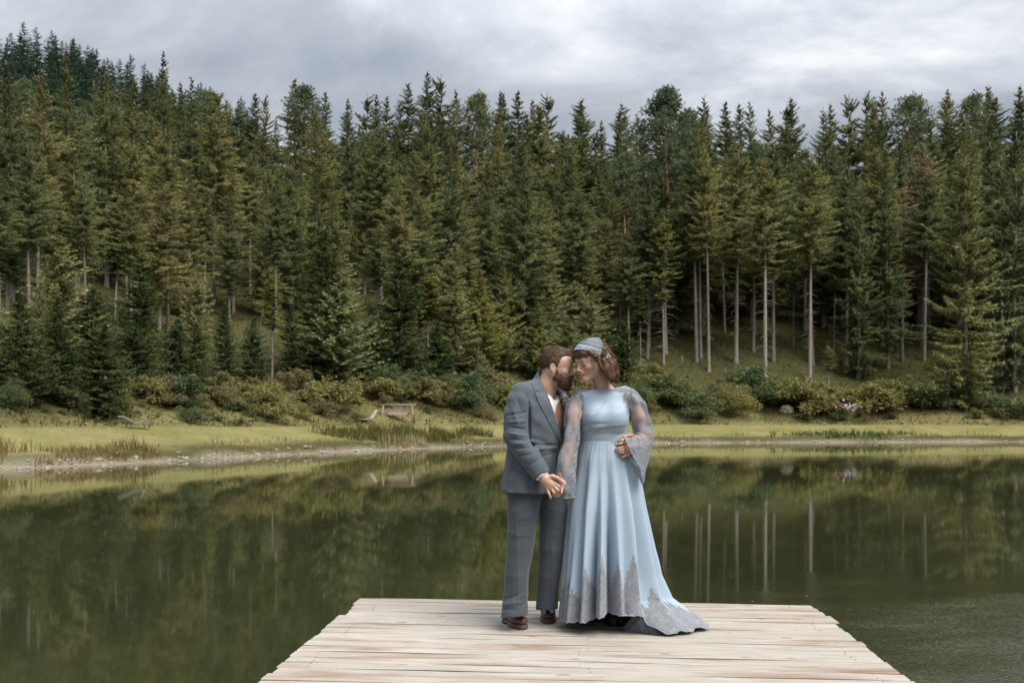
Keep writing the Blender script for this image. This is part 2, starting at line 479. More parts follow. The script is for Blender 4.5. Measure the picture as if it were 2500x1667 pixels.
def pine(seed, H, cb, Rm, sparse=False):
    """Scots pine: bare red stem, few rising limbs, needle tufts in clumps"""
    rng = np.random.default_rng(seed)
    tg, cx, cyy = trunk_geo(rng, H, 0.06 + H * .0075, 0.45, dead=(H * .3, H * cb, 16, 1.3), top=.97)
    VV, FF, off = [], [], 0
    nl = 34 if not sparse else 26
    for i in range(nl):
        f = i / (nl - 1); z = H * (cb + (1 - cb) * f ** .9) - .4; a = i * 2.4 + rng.uniform(-.5, .5)
        L = Rm * math.sin(math.pi * min(1, .22 + .80 * f) ) ** .7 * rng.uniform(.55, 1.15) if f < .97 else .5
        r_ = np.array([math.cos(a), math.sin(a), 0]); p0 = np.array([cx(z), cyy(z), z])
        pm = p0 + r_ * L * .55 + np.array([0, 0, L * .12]); p1 = p0 + r_ * L + np.array([0, 0, L * rng.uniform(.25, .6)])
        tg.tube([p0, pm, p1], [.07 * (1 - .6 * f) + .02, .04, .012], 4, cap=False)
        for c_ in (pm * .5 + p1 * .5, p1, p1 * .75 + pm * .25 + rng.normal(0, .35, 3), pm):
            nt = 46 if not sparse else 26
            q = c_ + rng.normal(0, 1, (nt, 3)) * np.array([.55, .55, .30]) * (.55 + .25 * L / Rm)
            D = (q - c_) * 1.2 + rng.normal(0, .5, (nt, 3)) + np.array([0, 0, .55])
            V, F = cards(q, D, rng.normal(0, 1, (nt, 3)), rng.uniform(.28, .55, nt), rng.uniform(.12, .24, nt))
            VV.append(V); FF.append(F + off); off += len(V)
    return tg.mesh('trunk', smooth=True), mesh_np('crown', np.concatenate(VV), np.concatenate(FF))
def leafy(seed, Hh, Rm, n_clump, leaves, leaf=0.22, stems=5, squash=0.8):
    """broad-leaved shrub: stems and clumps of leaves with gaps between"""
    rng = np.random.default_rng(seed); tg = Geo(); VV, FF, off = [], [], 0
    for i in range(n_clump):
        a = rng.uniform(0, 6.28); f = rng.uniform(0, 1) ** .6; zz = Hh * rng.uniform(.18, .95)
        env = math.sqrt(max(.03, 1 - (zz / Hh) ** 2.2)); r_ = Rm * f * env
        c_ = np.array([math.cos(a) * r_, math.sin(a) * r_, zz])
        if i % 5 == 4: c_ = c_ * np.array([1.3, 1.3, 1.28])
        if i < stems: tg.tube([(c_[0] * .15, c_[1] * .15, -.15), (c_[0] * .5, c_[1] * .5, zz * .55), tuple(c_)], [.035, .025, .008], 4, cap=False)
        sc = rng.uniform(.35, 1.35) * (.15 * Hh + .12 * Rm) * (.6 if i % 5 == 4 else 1)
        q = c_ + unit(rng.normal(0, 1, (leaves, 3))) * (rng.uniform(0, 1, (leaves, 1)) ** .45) * np.array([1.2, 1.2, squash]) * sc
        q[:, 2] = np.maximum(q[:, 2], .02)
        D = (q - c_) / sc + rng.normal(0, .5, (leaves, 3)) + np.array([0, 0, -.1])
        l_ = leaf * rng.uniform(.6, 1.3, leaves)
        V, F = cards(q, D, np.array([0, 0, 1.0]) + rng.normal(0, .5, (leaves, 3)), l_, l_ * .55, .12)
        VV.append(V); FF.append(F + off); off += len(V)
    return tg.mesh('stem', smooth=True), mesh_np('foliage', np.concatenate(VV), np.concatenate(FF))

M_SPRUCE = foliage_mat('spruce_needles', [(0.215, 0.226, 0.090), (0.255, 0.248, 0.104), (0.185, 0.208, 0.092), (0.275, 0.256, 0.114), (0.225, 0.234, 0.096), (0.285, 0.260, 0.122)], trans=.32)
M_SPRUCE_D = foliage_mat('dark_spruce_needles', [(0.136, 0.168, 0.078), (0.166, 0.190, 0.080), (0.146, 0.176, 0.090), (0.184, 0.200, 0.084)], trans=.32)
M_FIR = foliage_mat('young_fir_needles', [(0.050, 0.076, 0.034), (0.075, 0.098, 0.038), (0.060, 0.084, 0.032), (0.092, 0.108, 0.038)])
M_FIR_L = foliage_mat('pale_fir_needles', [(0.220, 0.235, 0.110), (0.250, 0.248, 0.110), (0.190, 0.220, 0.116)])
M_YELLOW = foliage_mat('yellowing_needles', [(0.225, 0.215, 0.070), (0.205, 0.205, 0.068)])
M_PINE = foliage_mat('pine_needles', [(0.120, 0.152, 0.086), (0.140, 0.166, 0.084), (0.108, 0.140, 0.086)], trans=.3)
M_DEAD = foliage_mat('dry_brown_needles', [(0.263, 0.175, 0.108), (0.219, 0.154, 0.102)])
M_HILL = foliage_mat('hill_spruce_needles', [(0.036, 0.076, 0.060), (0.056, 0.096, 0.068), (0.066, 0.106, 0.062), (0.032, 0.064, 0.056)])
M_SHRUB = [foliage_mat('shrub_leaves_a', [(0.190, 0.188, 0.068), (0.235, 0.212, 0.085), (0.165, 0.178, 0.065)], trans=.3),
           foliage_mat('shrub_leaves_b', [(0.115, 0.148, 0.066), (0.105, 0.138, 0.068), (0.135, 0.162, 0.070)], trans=.3),
           foliage_mat('shrub_leaves_c', [(0.215, 0.190, 0.090), (0.200, 0.175, 0.086), (0.195, 0.188, 0.080)], trans=.3)]
B_SPRUCE = bark_mat('spruce_bark', (0.115, 0.095, 0.078), (0.29, 0.25, 0.21))
B_PINE = bark_mat('pine_bark', (0.12, 0.09, 0.07), (0.26, 0.19, 0.14), (0.36, 0.155, 0.075))
B_DARK = bark_mat('dark_bark', (0.07, 0.058, 0.048), (0.16, 0.135, 0.11))

PROTO = {}
def proto(kind):
    if kind in PROTO: return PROTO[kind]
    k, i = kind[:-1], int(kind[-1])
    if k == 'spruce':
        H, cb, Rm, dr, pw, gp = [(26, .22, 4.6, .42, .95, .10), (27, .46, 4.0, .38, .80, .16), (25, .16, 5.0, .50, 1.0, .08), (28, .54, 3.7, .40, .72, .20), (24, .24, 4.4, .34, .85, .14), (26, .10, 5.2, .48, 1.05, .06)][i]
        r_ = conifer(100 + i, H, cb, Rm, .56, 8, dr, .24, pw, .66, .18, gp + .05, .9, ns=20, lop=.45)
    elif k == 'full':
        H, cb, Rm = [(27, .03, 5.0), (22, .06, 4.3), (18, .05, 3.6)][i]
        r_ = conifer(140 + i, H, cb, Rm, .92, 8, .60, .34, .80, .66, .18, .08, 1.1, ns=24, lop=.35)
    elif k == 'fir':
        H, cb, Rm, pw = [(9, .05, 3.1, .85), (8, .03, 2.9, .95), (11, .08, 3.2, .8), (7, .04, 2.8, .75)][i]
        r_ = conifer(160 + i, H, cb, Rm, .27, 9, .10, .24, pw, .42, .14, .05, .2, r0=.10 + .004 * H, ns=15, dead=False, lop=.4)
    elif k == 'slim':
        H, cb, Rm = [(12, .5, 1.5), (14, .42, 1.6), (10, .55, 1.6)][i]
        r_ = conifer(180 + i, H, cb, Rm, .34, 7, .25, .2, .6, .36, .13, .16, .5, r0=.09, ns=12)
    elif k == 'pine':
        H, cb, Rm = [(28, .58, 2.7), (25, .60, 2.5), (24, .70, 2.2)][i]
        r_ = pine(200 + i, H, cb, Rm, i == 2)
    elif k == 'dead':
        r_ = conifer(220 + i, 20, .35, 2.0, .5, 5, .3, .1, .7, .5, .10, .25, .3, ns=9)
    elif k == 'far':
        H, cb, Rm = [(18, .08, 4.6), (16, .1, 4.2), (20, .1, 4.6)][i]
        r_ = conifer(240 + i, H, cb, Rm, .8, 6, .4, .15, .8, .8, .32, .1, .5, ns=9, dead=False)
    elif k == 'shrub':
        Hh, Rm, nc, lf, ls, st = [(2.4, 2.0, 26, 150, .18, 6), (1.6, 1.9, 22, 150, .17, 4), (3.2, 2.0, 30, 150, .19, 7), (1.1, 1.5, 16, 150, .15, 3), (4.6, 2.4, 40, 150, .21, 7)][i]
        r_ = leafy(260 + i, Hh, Rm, nc, lf, ls, st)
    PROTO[kind] = r_ + (max(v.co.z for v in r_[1].vertices),)
    return PROTO[kind]
def plant(kind, x, y, z, scale, name, label, cat, group, leaf, bark, rng, widen=1.0, parts=('trunk', 'crown')):
    tr, crn, h = proto(kind)
    def with_mat(me, m):
        key = me.name + '|' + m.name
        if key not in PROTO:
            c_ = me.copy(); c_.materials.append(m); PROTO[key] = c_
        return PROTO[key]
    o = empty(name, (x, y, z), rng.uniform(0, 6.28))
    o.scale = (scale * widen, scale * widen, scale)
    o.rotation_euler = (rng.normal(0, .012), rng.normal(0, .012), o.rotation_euler[2])
    tag(o, label, cat, group)
    add(parts[0], with_mat(tr, bark), None, o)
    add(parts[1], with_mat(crn, leaf), None, o)
    return o
rngF = np.random.default_rng(7)
PLACED = []
K = 2500 / 2352.0
def hero(dx, top, base, kind, leaf, label, widen=1.0, bark=None, cat='tree', name='spruce_tree', group=None, ymin=34.0):
    px = dx * K
    x, y, z = ground_at(px, base * K, ymin)
    h = EYE + (HOR - top * K) / FPX * y - z
    s = h / proto(kind)[2]
    PLACED.append((x, y, 1.7))
    return plant(kind, x, y, z - .05, s, name, label, cat, group, leaf, bark or B_SPRUCE, rngF, widen)

G1 = 'spruces at the edge of the forest'
# the open stand to the viewer's right of the couple
hero(2215, 262, 935, 'full0', M_SPRUCE, 'huge olive spruce with drooping boughs hanging to the ground near the picture edge', .95)
hero(2040, 335, 848, 'spruce5', M_SPRUCE_D, 'tall spruce with pale stem showing between sparse drooping boughs, beside the huge drooping spruce', .75)
hero(1972, 420, 870, 'full2', M_SPRUCE_D, 'dark shaggy spruce with boughs almost to the fern bank', .75)
hero(1860, 350, 874, 'spruce3', M_SPRUCE, 'bare stemmed spruce with forked looking pale double trunk on the open slope', .95)
hero(1757, 368, 890, 'spruce3', M_SPRUCE, 'yellowish topped spruce with the longest bare pale trunk on the open slope', 1.1)
hero(1776, 330, 832, 'spruce1', M_SPRUCE_D, 'thin spruce close behind the longest bare pale trunk')
hero(1690, 318, 834, 'spruce1', M_SPRUCE, 'straight spruce with thick bare pale trunk, first thick trunk beyond the bride', 1.05)
hero(1628, 340, 856, 'spruce3', M_SPRUCE, 'slender spruce with mossy thin trunk beside the thick bare trunk', .8)
hero(1600, 300, 832, 'spruce1', M_SPRUCE_D, 'spruce of a close pair of trunks, the thinner one', .8)
hero(1609, 285, 824, 'spruce3', M_SPRUCE, 'spruce of a close pair of trunks, the paler one', .8)
hero(1524, 480, 838, 'slim1', M_SPRUCE, 'thin young spruce with bare lower stem just above the bride', 1.2, name='young_spruce')
hero(1490, 470, 800, 'slim0', M_FIR, 'dark leafy topped young spruce between the red pine and the yellow larch', 1.5, name='young_spruce')
hero(1471, 640, 860, 'slim2', M_FIR, 'very thin sapling with a bare stem standing over the bride', .9, name='young_spruce')
hero(1546, 190, 742, 'pine0', M_PINE, 'Scots pine with orange red upper trunk and round dark crown', 1.2, B_PINE, name='pine_tree')
hero(1425, 572, 770, 'slim0', M_YELLOW, 'small yellow green larch glowing in front of the dark trunks', 1.3, name='larch_tree')
hero(1822, 470, 800, 'slim1', M_SPRUCE_D, 'thin mossy stem in the gap between the bare trunks', .8, name='young_spruce')
hero(1915, 480, 800, 'slim1', M_SPRUCE_D, 'thin stem behind the dark shaggy spruce', .9, name='young_spruce')
hero(2118, 330, 800, 'dead0', M_DEAD, 'dying spruce with pinkish brown dry crown beside the huge drooping spruce', 1.0, B_DARK)
hero(2072, 385, 830, 'dead0', M_DEAD, 'smaller dying spruce with bare brown twigs, left of the taller dying one', .8, B_DARK)
hero(2330, 300, 900, 'full1', M_SPRUCE_D, 'dark spruce cut off by the picture edge beyond the huge drooping spruce', .9)
hero(1905, 790, 925, 'slim2', M_SPRUCE, 'small slim sapling with bare stem in front of the shaggy spruce', 1.0, name='young_spruce')
# above the couple
hero(1332, 228, 648, 'spruce1', M_SPRUCE_D, 'tall spruce with pale bare trunk and dead side twigs in the dark gap')
hero(1425, 236, 640, 'spruce1', M_SPRUCE_D, 'tall spruce with bare trunk between the dark gap and the red pine')
hero(1236, 232, 650, 'spruce3', M_SPRUCE, 'tall spruce with high crown at the near edge of the dark gap')
hero(1288, 300, 640, 'spruce3', M_SPRUCE_D, 'dark spruce whose thin trunk stands inside the gap')
hero(1210, 458, 730, 'fir2', M_SPRUCE, 'pale pointed spruce below the tall trees over the groom', .9)
hero(1130, 345, 690, 'spruce0', M_SPRUCE, 'narrow olive spruce standing between the broad pale spruce and the dark gap', .8)
hero(990, 280, 700, 'full1', M_SPRUCE, 'broad pale olive spruce with layered boughs in the middle of the forest', 1.15)
hero(876, 292, 690, 'spruce1', M_SPRUCE, 'spruce with a long visible grey trunk beside the broad pale spruce', 1.15)
hero(751, 292, 600, 'spruce1', M_SPRUCE, 'spruce with grey trunk visible above the big young fir', 1.05)
hero(690, 350, 640, 'spruce5', M_SPRUCE_D, 'dark spruce behind the young fir stand', .95)
# the young firs in front
G2 = 'young firs along the lawn'
hero(735, 515, 893, 'fir2', M_FIR, 'largest young fir, broad and dark with two bare feet of trunk, over the garden swing', 1.1, name='fir_tree')
hero(775, 560, 905, 'fir0', M_FIR_L, 'pale young fir leaning against the largest dark fir', .85, name='fir_tree')
hero(925, 560, 875, 'fir0', M_FIR, 'dark dense young fir in the middle of the fir stand', .95, name='fir_tree')
hero(1042, 548, 860, 'fir2', M_FIR_L, 'tall pale young fir with a sharp tip in the middle of the fir stand', .95, name='fir_tree')
hero(985, 628, 850, 'slim2', M_YELLOW, 'yellowish young fir squeezed between two green firs', 1.5, name='fir_tree')
hero(1105, 614, 866, 'fir0', M_YELLOW, 'yellow green young fir with a tufted tip above the groom', .85, name='fir_tree')
hero(1165, 604, 850, 'fir1', M_SPRUCE, 'slim olive fir just behind the groom', .75, name='fir_tree')
hero(1262, 592, 830, 'fir1', M_FIR_L, 'pale green young fir right above the groom', .9, name='fir_tree')
hero(1330, 640, 840, 'fir3', M_FIR_L, 'bushy light green fir above the couple', 1.3, name='fir_tree')
hero(1090, 762, 880, 'fir1', M_FIR_L, 'small bright fir on the bank beside the groom', .9, name='fir_tree')
hero(1380, 700, 850, 'fir3', M_FIR, 'low dark fir hidden behind the heads of the couple', 1.1, name='fir_tree')
hero(625, 632, 868, 'slim0', M_YELLOW, 'small yellow crowned tree on a long thin bare stem', 1.35, name='fir_tree')
hero(850, 700, 870, 'fir1', M_FIR, 'short dark fir filling the gap beside the largest fir', 1.1, name='fir_tree')
hero(968, 828, 890, 'fir1', M_FIR_L, 'waist high blue green fir sapling on the bank', 1.0, name='fir_tree')
# the left wood
hero(386, 285, 760, 'spruce3', M_SPRUCE, 'tall olive spruce with bright bare lower trunk in the wood above the lone lounger', .9)
hero(490, 205, 700, 'spruce1', M_SPRUCE, 'broad olive spruce towering over the left wood', 1.1)
hero(575, 350, 680, 'spruce1', M_SPRUCE, 'olive spruce sloping down beside the towering broad one', 1.1)
hero(265, 505, 735, 'slim0', M_FIR, 'small dark spruce on a bare pale stem, over the lone lounger', 1.5, name='young_spruce')
hero(172, 525, 715, 'slim0', M_FIR, 'small dark spruce on a bare pinkish stem near the picture edge', 1.4, name='young_spruce')
hero(98, 155, 680, 'spruce2', M_SPRUCE, 'tall brown tinged spruce near the left picture edge')
hero(158, 110, 680, 'spruce5', M_SPRUCE, 'tallest olive spruce near the left picture edge', .95)
hero(28, 140, 690, 'spruce5', M_SPRUCE_D, 'dark tall spruce cut by the left picture edge', 1.05)
hero(245, 145, 660, 'spruce2', M_SPRUCE, 'tall golden olive spruce between the tallest one and the dark pointed one', .95)
hero(366, 108, 640, 'spruce5', M_SPRUCE_D, 'dark sharply pointed spruce standing highest above the left wood', .85)
hero(310, 230, 680, 'spruce0', M_SPRUCE, 'olive spruce below the dark pointed one')
hero(438, 175, 650, 'spruce0', M_SPRUCE_D, 'dark narrow spruce beside the towering broad one')
hero(68, 330, 760, 'spruce1', M_SPRUCE_D, 'shaded spruce with a grey trunk in the lower left wood', 1.1)
for dx, tp, bs, kd, mt, wd, lb in [
        (50, 662, 935, 'fir0', M_FIR, 1.0, 'bushy dark fir at the left picture edge behind the maple leaves'),
        (140, 672, 930, 'fir2', M_FIR, 1.0, 'dark fir with a pale new leader near the left picture edge'),
        (232, 735, 960, 'fir0', M_FIR, 1.25, 'wide dark fir spreading down to the lawn left of the lounger'),
        (318, 712, 905, 'fir1', M_FIR, 1.1, 'dark fir right above the lone lounger'),
        (400, 725, 905, 'fir3', M_FIR, 1.1, 'low dark fir beyond the lounger'),
        (455, 735, 912, 'fir0', M_FIR, .95, 'yellow tipped dark fir above the bushes'),
        (520, 690, 890, 'fir2', M_FIR, .9, 'dark fir below the olive spruce of the left wood'),
        (585, 720, 880, 'fir1', M_FIR, 1.0, 'dark fir left of the yellow crowned little tree'),
        (665, 690, 880, 'fir0', M_FIR, .8, 'dark fir between the yellow crowned tree and the largest fir'),
        (-15, 620, 900, 'fir2', M_FIR_L, 1.0, 'light green fir half out of the picture at the left edge'),
        (455, 600, 800, 'fir1', M_FIR_L, .8, 'pale fir tip rising behind the dark firs of the left wood'),
        (95, 640, 850, 'fir2', M_FIR_L, .8, 'pale fir rising behind the dark firs at the left edge')]:
    hero(dx, tp, bs, kd, mt, lb, wd, name='fir_tree', group=G2)

# the mass of the forest behind: rows up to the ridge
SKY = np.array([(-60, 150), (0, 170), (200, 175), (330, 165), (450, 190), (550, 225), (620, 205), (680, 178), (770, 210), (830, 195), (900, 208), (1000, 160), (1060, 208),
                (1150, 200), (1210, 212), (1290, 225), (1340, 220), (1400, 248), (1480, 255), (1545, 215), (1640, 215), (1700, 232), (1780, 218), (1820, 215), (1900, 235),
                (1990, 212), (2060, 200), (2130, 205), (2230, 200), (2300, 188), (2420, 190)], float)
def free(x, y, r):
    return all((x - a) ** 2 + (y - b) ** 2 > (r + c_ * .4) ** 2 for a, b, c_ in PLACED)
BACK = 'spruces crowding the top of the forested slope'
MIDF = 'spruces filling the slope behind the front trees'
def back_tree(dx, dist_s, jitter_top, group, label, kinds, leafs, low):
    px = dx * K; Y = np.arange(36, 240, .5); X = (px - 1250) / FPX * Y
    s = shore_dist(X, Y) - lawn_width(X); ok = np.where(s >= dist_s)[0]
    if not len(ok): return
    x, y = float(X[ok[0]]), float(Y[ok[0]]); z = float(height(x, y))
    if not free(x, y, 1.6): return
    top = np.interp(dx, SKY[:, 0], SKY[:, 1]) + jitter_top
    h = EYE + (HOR - top * K) / FPX * y - z
    h = float(np.clip(h, low, 36))
    kd = kinds[rngF.integers(len(kinds))]; lf = leafs[rngF.integers(len(leafs))]
    PLACED.append((x, y, 1.7))
    pn = kd.startswith('pine')
    plant(kd, x, y, z - .05, h / proto(kd)[2], 'pine_tree' if pn else 'spruce_tree', label if not pn else label.replace('spruce', 'pine'), 'tree',
          group if not pn else group.replace('spruces', 'pines'), M_PINE if pn else lf, B_PINE if pn else B_SPRUCE, rngF, rngF.uniform(1.0, 1.3))
RIDGE_N = 0
for dx in np.arange(-40, 2400, 31):
    n_0 = len(PLACED)
    back_tree(dx + rngF.uniform(-9, 9), rngF.uniform(66, 76), rngF.choice([0, 0, 10, 25, -6]) + rngF.uniform(-6, 10), BACK,
              ordinal(RIDGE_N + 1) + ' spruce along the ridge from the left, its dark top against the sky', ['spruce5', 'spruce2', 'full1', 'full0', 'spruce0', 'pine2'], [M_SPRUCE_D, M_SPRUCE_D, M_SPRUCE], 14)
    RIDGE_N += len(PLACED) - n_0
for row, (d, dt, n) in enumerate([(56, 55, 36), (45, 95, 33), (35, 140, 30), (26, 185, 28)]):
    for i in range(n):
        dx = -40 + 2440 * (i + rngF.uniform(.1, .9)) / n
        if row == 4 and 1460 < dx < 2330: continue
        if row == 3 and 1560 < dx < 1960: continue
        back_tree(dx, d + rngF.uniform(-4, 4), dt + rngF.uniform(-35, 40), MIDF, 'spruce crowded in the mass of the slope, its trunk hidden by the trees in front',
                  ['spruce0', 'spruce5', 'spruce2', 'full0', 'full1', 'spruce5', 'spruce4'] + (['pine1'] if row == 0 else []), [M_SPRUCE_D, M_SPRUCE_D, M_SPRUCE], 13)
for i in range(70):
    dx = rngF.uniform(1470, 2360); back_tree(dx, rngF.uniform(15, 40), rngF.uniform(120, 190), 'thin trunks deep in the open stand', 'spruce with a thin bare trunk deep in the shade of the open stand',
              ['spruce1', 'spruce3', 'spruce1', 'spruce4'], [M_SPRUCE_D, M_SPRUCE], 15)
for i in range(26):
    dx = rngF.uniform(-30, 1440); x_, y_, z_ = ground_at(dx * K, rngF.uniform(830, 890) * K)
    if free(x_, y_, .9):
        PLACED.append((x_, y_, 1.2)); kd = 'fir%d' % rngF.integers(4)
        plant(kd, x_, y_, z_ - .05, rngF.uniform(.7, 1.15), 'fir_tree', 'young fir half hidden behind the front firs and bushes', 'tree', 'young firs in the second row', [M_FIR, M_FIR_L, M_SPRUCE][rngF.integers(3)], B_DARK, rngF)
for i in range(52):
    dx = rngF.uniform(-30, 1450); back_tree(dx, rngF.uniform(9, 30), rngF.uniform(170, 330), 'slim spruces on the lower slope', 'slim spruce on the lower slope behind the young firs, pale stem half seen',
              ['spruce1', 'spruce3', 'spruce4', 'spruce0'], [M_SPRUCE_D, M_SPRUCE], 10)
# dark wood on the hill behind, upper left
n_h = 0
for i in range(900):
    x = rngF.uniform(-175, -45); y = rngF.uniform(205, 275); z = float(height(x, y))
    u_, v_ = to_px(x, y, z + 10)
    if not (-30 < u_ < 640) or v_ > 330 or not free(x, y, 1.6): continue
    PLACED.append((x, y, 2.6)); n_h += 1
    kd = 'far%d' % rngF.integers(3)
    plant(kd, x, y, z - .2, rngF.uniform(.55, .85), 'hill_spruce', 'blue green spruce on the far dark hill in the upper left corner', 'tree', 'spruces on the far hill',
          M_HILL, B_DARK, rngF)
    if n_h > 150: break
print('trees', len(PLACED), 'hill', n_h)

# ------------------------------------------------------------------ shrubs between lawn and wood
def shrub(dx, base, hpx, kind, leaf, label, name='shrub', widen=1.0, group=None, ymin=34.0):
    x, y, z = ground_at(dx * K, base * K, ymin)
    h = hpx * K / FPX * y
    o = plant(kind, x, y, z - .08, h / proto(kind)[2], name, label, 'shrub', group, leaf, B_DARK, rngF, widen, ('stem', 'foliage'))
    PLACED.append((x, y, 1.0)); return o
shrub(28, 945, 95, 'shrub4', M_SHRUB[1], 'blue green maple bush at the left picture edge', 'maple_bush', .8)
shrub(190, 960, 66, 'shrub2', M_SHRUB[1], 'small upright maple with pale leaves before the dark firs', 'maple_bush', .6)
shrub(610, 962, 92, 'shrub0', M_SHRUB[0], 'large rounded willow bush above the lawn, left of the bare trunks', 'willow_bush', 1.1)
shrub(690, 960, 40, 'shrub0', M_SHRUB[0], 'small yellowish bush at the foot of the bare trunks', 'willow_bush')
shrub(440, 972, 45, 'shrub1', M_SHRUB[1], 'low dark green bush at the edge of the lawn', 'willow_bush', 1.1)
shrub(545, 978, 26, 'shrub3', M_SHRUB[0], 'bright yellow green tuft at the edge of the lawn', 'willow_bush', 1.3)
SHG = 'bushes between the lawn and the wood'
for i, dx in enumerate(np.concatenate([np.arange(-10, 1150, 30), np.arange(1180, 1500, 34)])):
    behind = 835 < dx < 975
    base = np.interp(dx, [0, 300, 700, 1150, 1500], [968, 968, 962, 962, 962]) + (rngF.uniform(-40, 6) if not behind else rngF.uniform(-60, -40))
    shrub(dx + rngF.uniform(-8, 8), base, rngF.choice([20, 28, 38, 50, 80] if dx > 330 else [16, 22, 30]) * rngF.uniform(.8, 1.2), 'shrub%d' % rngF.choice([0, 1, 2, 0]), M_SHRUB[rngF.choice([0, 2, 2, 1] if dx < 800 else [0, 2, 0, 1])],
          ordinal(i + 1) + ' bush from the left in the row along the foot of the wood', group=SHG, widen=rngF.uniform(.9, 1.3))
for i, dx in enumerate(np.arange(1470, 1790, 27)):
    shrub(dx + rngF.uniform(-6, 6), rngF.uniform(915, 966), rngF.uniform(50, 105), 'shrub%d' % rngF.choice([0, 1, 4]), M_SHRUB[rngF.choice([1, 1, 0])],
          ordinal(i + 1) + ' grey green bush of the clump right of the bride, counted away from her', group='clump of bushes beside the bride', widen=rngF.uniform(1, 1.4))
for i, dx in enumerate(np.arange(1800, 2400, 25)):
    shrub(dx + rngF.uniform(-6, 6), rngF.uniform(925, 966), rngF.choice([18, 28, 40, 62]) * rngF.uniform(.8, 1.2), 'shrub%d' % rngF.choice([1, 3, 3]), M_SHRUB[rngF.choice([0, 0, 0, 1])],
          ordinal(i + 1) + ' low fern bush on the bank below the open stand, counted from the bride side', name='fern_bush', group='ferns below the open stand', widen=rngF.uniform(1.1, 1.6))
for i in range(48):
    dx = rngF.uniform(30, 1500); shrub(dx, rngF.uniform(890, 940), rngF.uniform(30, 65), 'shrub%d' % rngF.choice([0, 1, 3]), M_SHRUB[rngF.choice([0, 2, 2])],
          'straggling brownish bush on the rough bank under the trees', group='scrub on the rough bank', widen=rngF.uniform(1, 1.4))
# low undergrowth on the forest floor: nobody could count it
def scatter_cards(n, xr, yr, test, leaf, seed, tall=1.0, kind='leaf'):
    rng = np.random.default_rng(seed)
    x = rng.uniform(*xr, n); y = rng.uniform(*yr, n); s = shore_dist(x, y); k = test(x, y, s)
    x, y, s = x[k], y[k], s[k]; z = height(x, y, s); m = len(x)
    P_ = np.stack([x, y, z + rng.uniform(-.02, .25 * tall, m)], 1)
    D = rng.normal(0, 1, (m, 3)); D[:, 2] = np.abs(D[:, 2]) * .6 * tall + .15
    l_ = leaf * rng.uniform(.5, 1.4, m)
    return cards(P_, D, rng.normal(0, .4, (m, 3)) + np.array([0, 0, 1]), l_, l_ * .42)
V, F = scatter_cards(150000, (-50, 75), (44, 175), lambda x, y, s: (s > lawn_width(x) - .3) & (vnoise(x, y, 6, 21) + vnoise(x, y, 2, 22) * .6 > -.55), .27, 31)
UG = add('undergrowth', mesh_np('undergrowth', V, F), foliage_mat('undergrowth_leaves', [(0.082, 0.082, 0.028), (0.082, 0.082, 0.028)], jitter=.5, scale=.25))
tag(UG, 'bilberry and moss undergrowth covering the forest floor', 'undergrowth', None, 'stuff')
# ------------------------------------------------------------------ shore: stones, dry grass, reeds
def blades(P, rng, hgt, wid, lean=.35):
    m = len(P); a = rng.uniform(0, 6.28, m); ld = np.stack([np.cos(a), np.sin(a), np.zeros(m)], 1)
    h_ = (hgt * rng.uniform(.5, 1.25, m))[:, None]; le = lean * rng.uniform(.1, 1.3, m)[:, None]
    b = rng.uniform(0, 6.28, m); sd = np.stack([np.cos(b), np.sin(b), np.zeros(m)], 1) * wid * .5
    UP = np.array([0, 0, 1.0])
    mid = P + UP * h_ * .55 + ld * h_ * le * .3; tip = P + UP * h_ + ld * h_ * le
    V = np.stack([P - sd, P + sd, mid + sd * .8, mid - sd * .8, tip], 1).reshape(-1, 3)
    q = np.arange(m)[:, None] * 5
    F = np.concatenate([np.stack([q[:, 0], q[:, 0] + 1, q[:, 0] + 2, q[:, 0] + 3], 1), np.stack([q[:, 0] + 3, q[:, 0] + 2, q[:, 0] + 4, q[:, 0] + 4], 1)])
    return V, F
def tri_fix(V, F):
    """quads + degenerate quads -> triangles"""
    a = F[F[:, 2] != F[:, 3]]; b = F[F[:, 2] == F[:, 3]][:, :3]
    return V, np.concatenate([a[:, [0, 1, 2]], a[:, [0, 2, 3]], b])
def grass_obj(name, n, box, test, hgt, wid, tones, label, seed, lean=.35, clump=None):
    rng = np.random.default_rng(seed)
    x = rng.uniform(box[0], box[1], n); y = rng.uniform(box[2], box[3], n)
    s = shore_dist(x, y); k = test(x, y, s); x, y, s = x[k], y[k], s[k]
    P_ = np.stack([x, y, height(x, y, s) - .03], 1); hgt = hgt * np.clip(.75 + .75 * vnoise(x, y, 1.1, seed) + .3 * vnoise(x, y, .4, seed + 1), .18, 1.6)
    V, F = tri_fix(*blades(P_, rng, hgt, wid, lean))
    o = add(name, mesh_np(name, V, F), foliage_mat(name + '_blades', [tones[0], tones[0]], jitter=.45, scale=.6, trans=.35))
    return tag(o, label, 'grass', None, 'stuff')
bx = lambda dx: (dx * K - 1250) / FPX
def near_px(x, y, d0, d1, s=None):
    dx = (x / y * FPX + 1250) / K + 42 * vnoise(x, y, 1.7, 77) + 25 * vnoise(x, y, .6, 78); return (dx > d0) & (dx < d1)
grass_obj('tall_dry_grass', 30000, (-32, -13, 24, 52), lambda x, y, s: (s > .25) & (s < 2.6 + .8 * vnoise(x, y, 2, 3)) & near_px(x, y, -80, 340) & (vnoise(x, y, 1.3, 8) > -.35), .50, .045,
          [(0.19, 0.140, 0.060)], 'tall rust brown dry grass on the near bank of the pond', 41)
grass_obj('pale_shore_grass', 46000, (-20, 52, 44, 100), lambda x, y, s: (s > .3) & (s < 3.0 + 1.5 * vnoise(x, y, 3, 6)) & (vnoise(x, y, 2.2, 18) + .5 * sstep(-5, 15, x) > -.05), .40, .045,
          [(0.22, 0.178, 0.092)], 'pale straw coloured grass along the far waterline', 42)
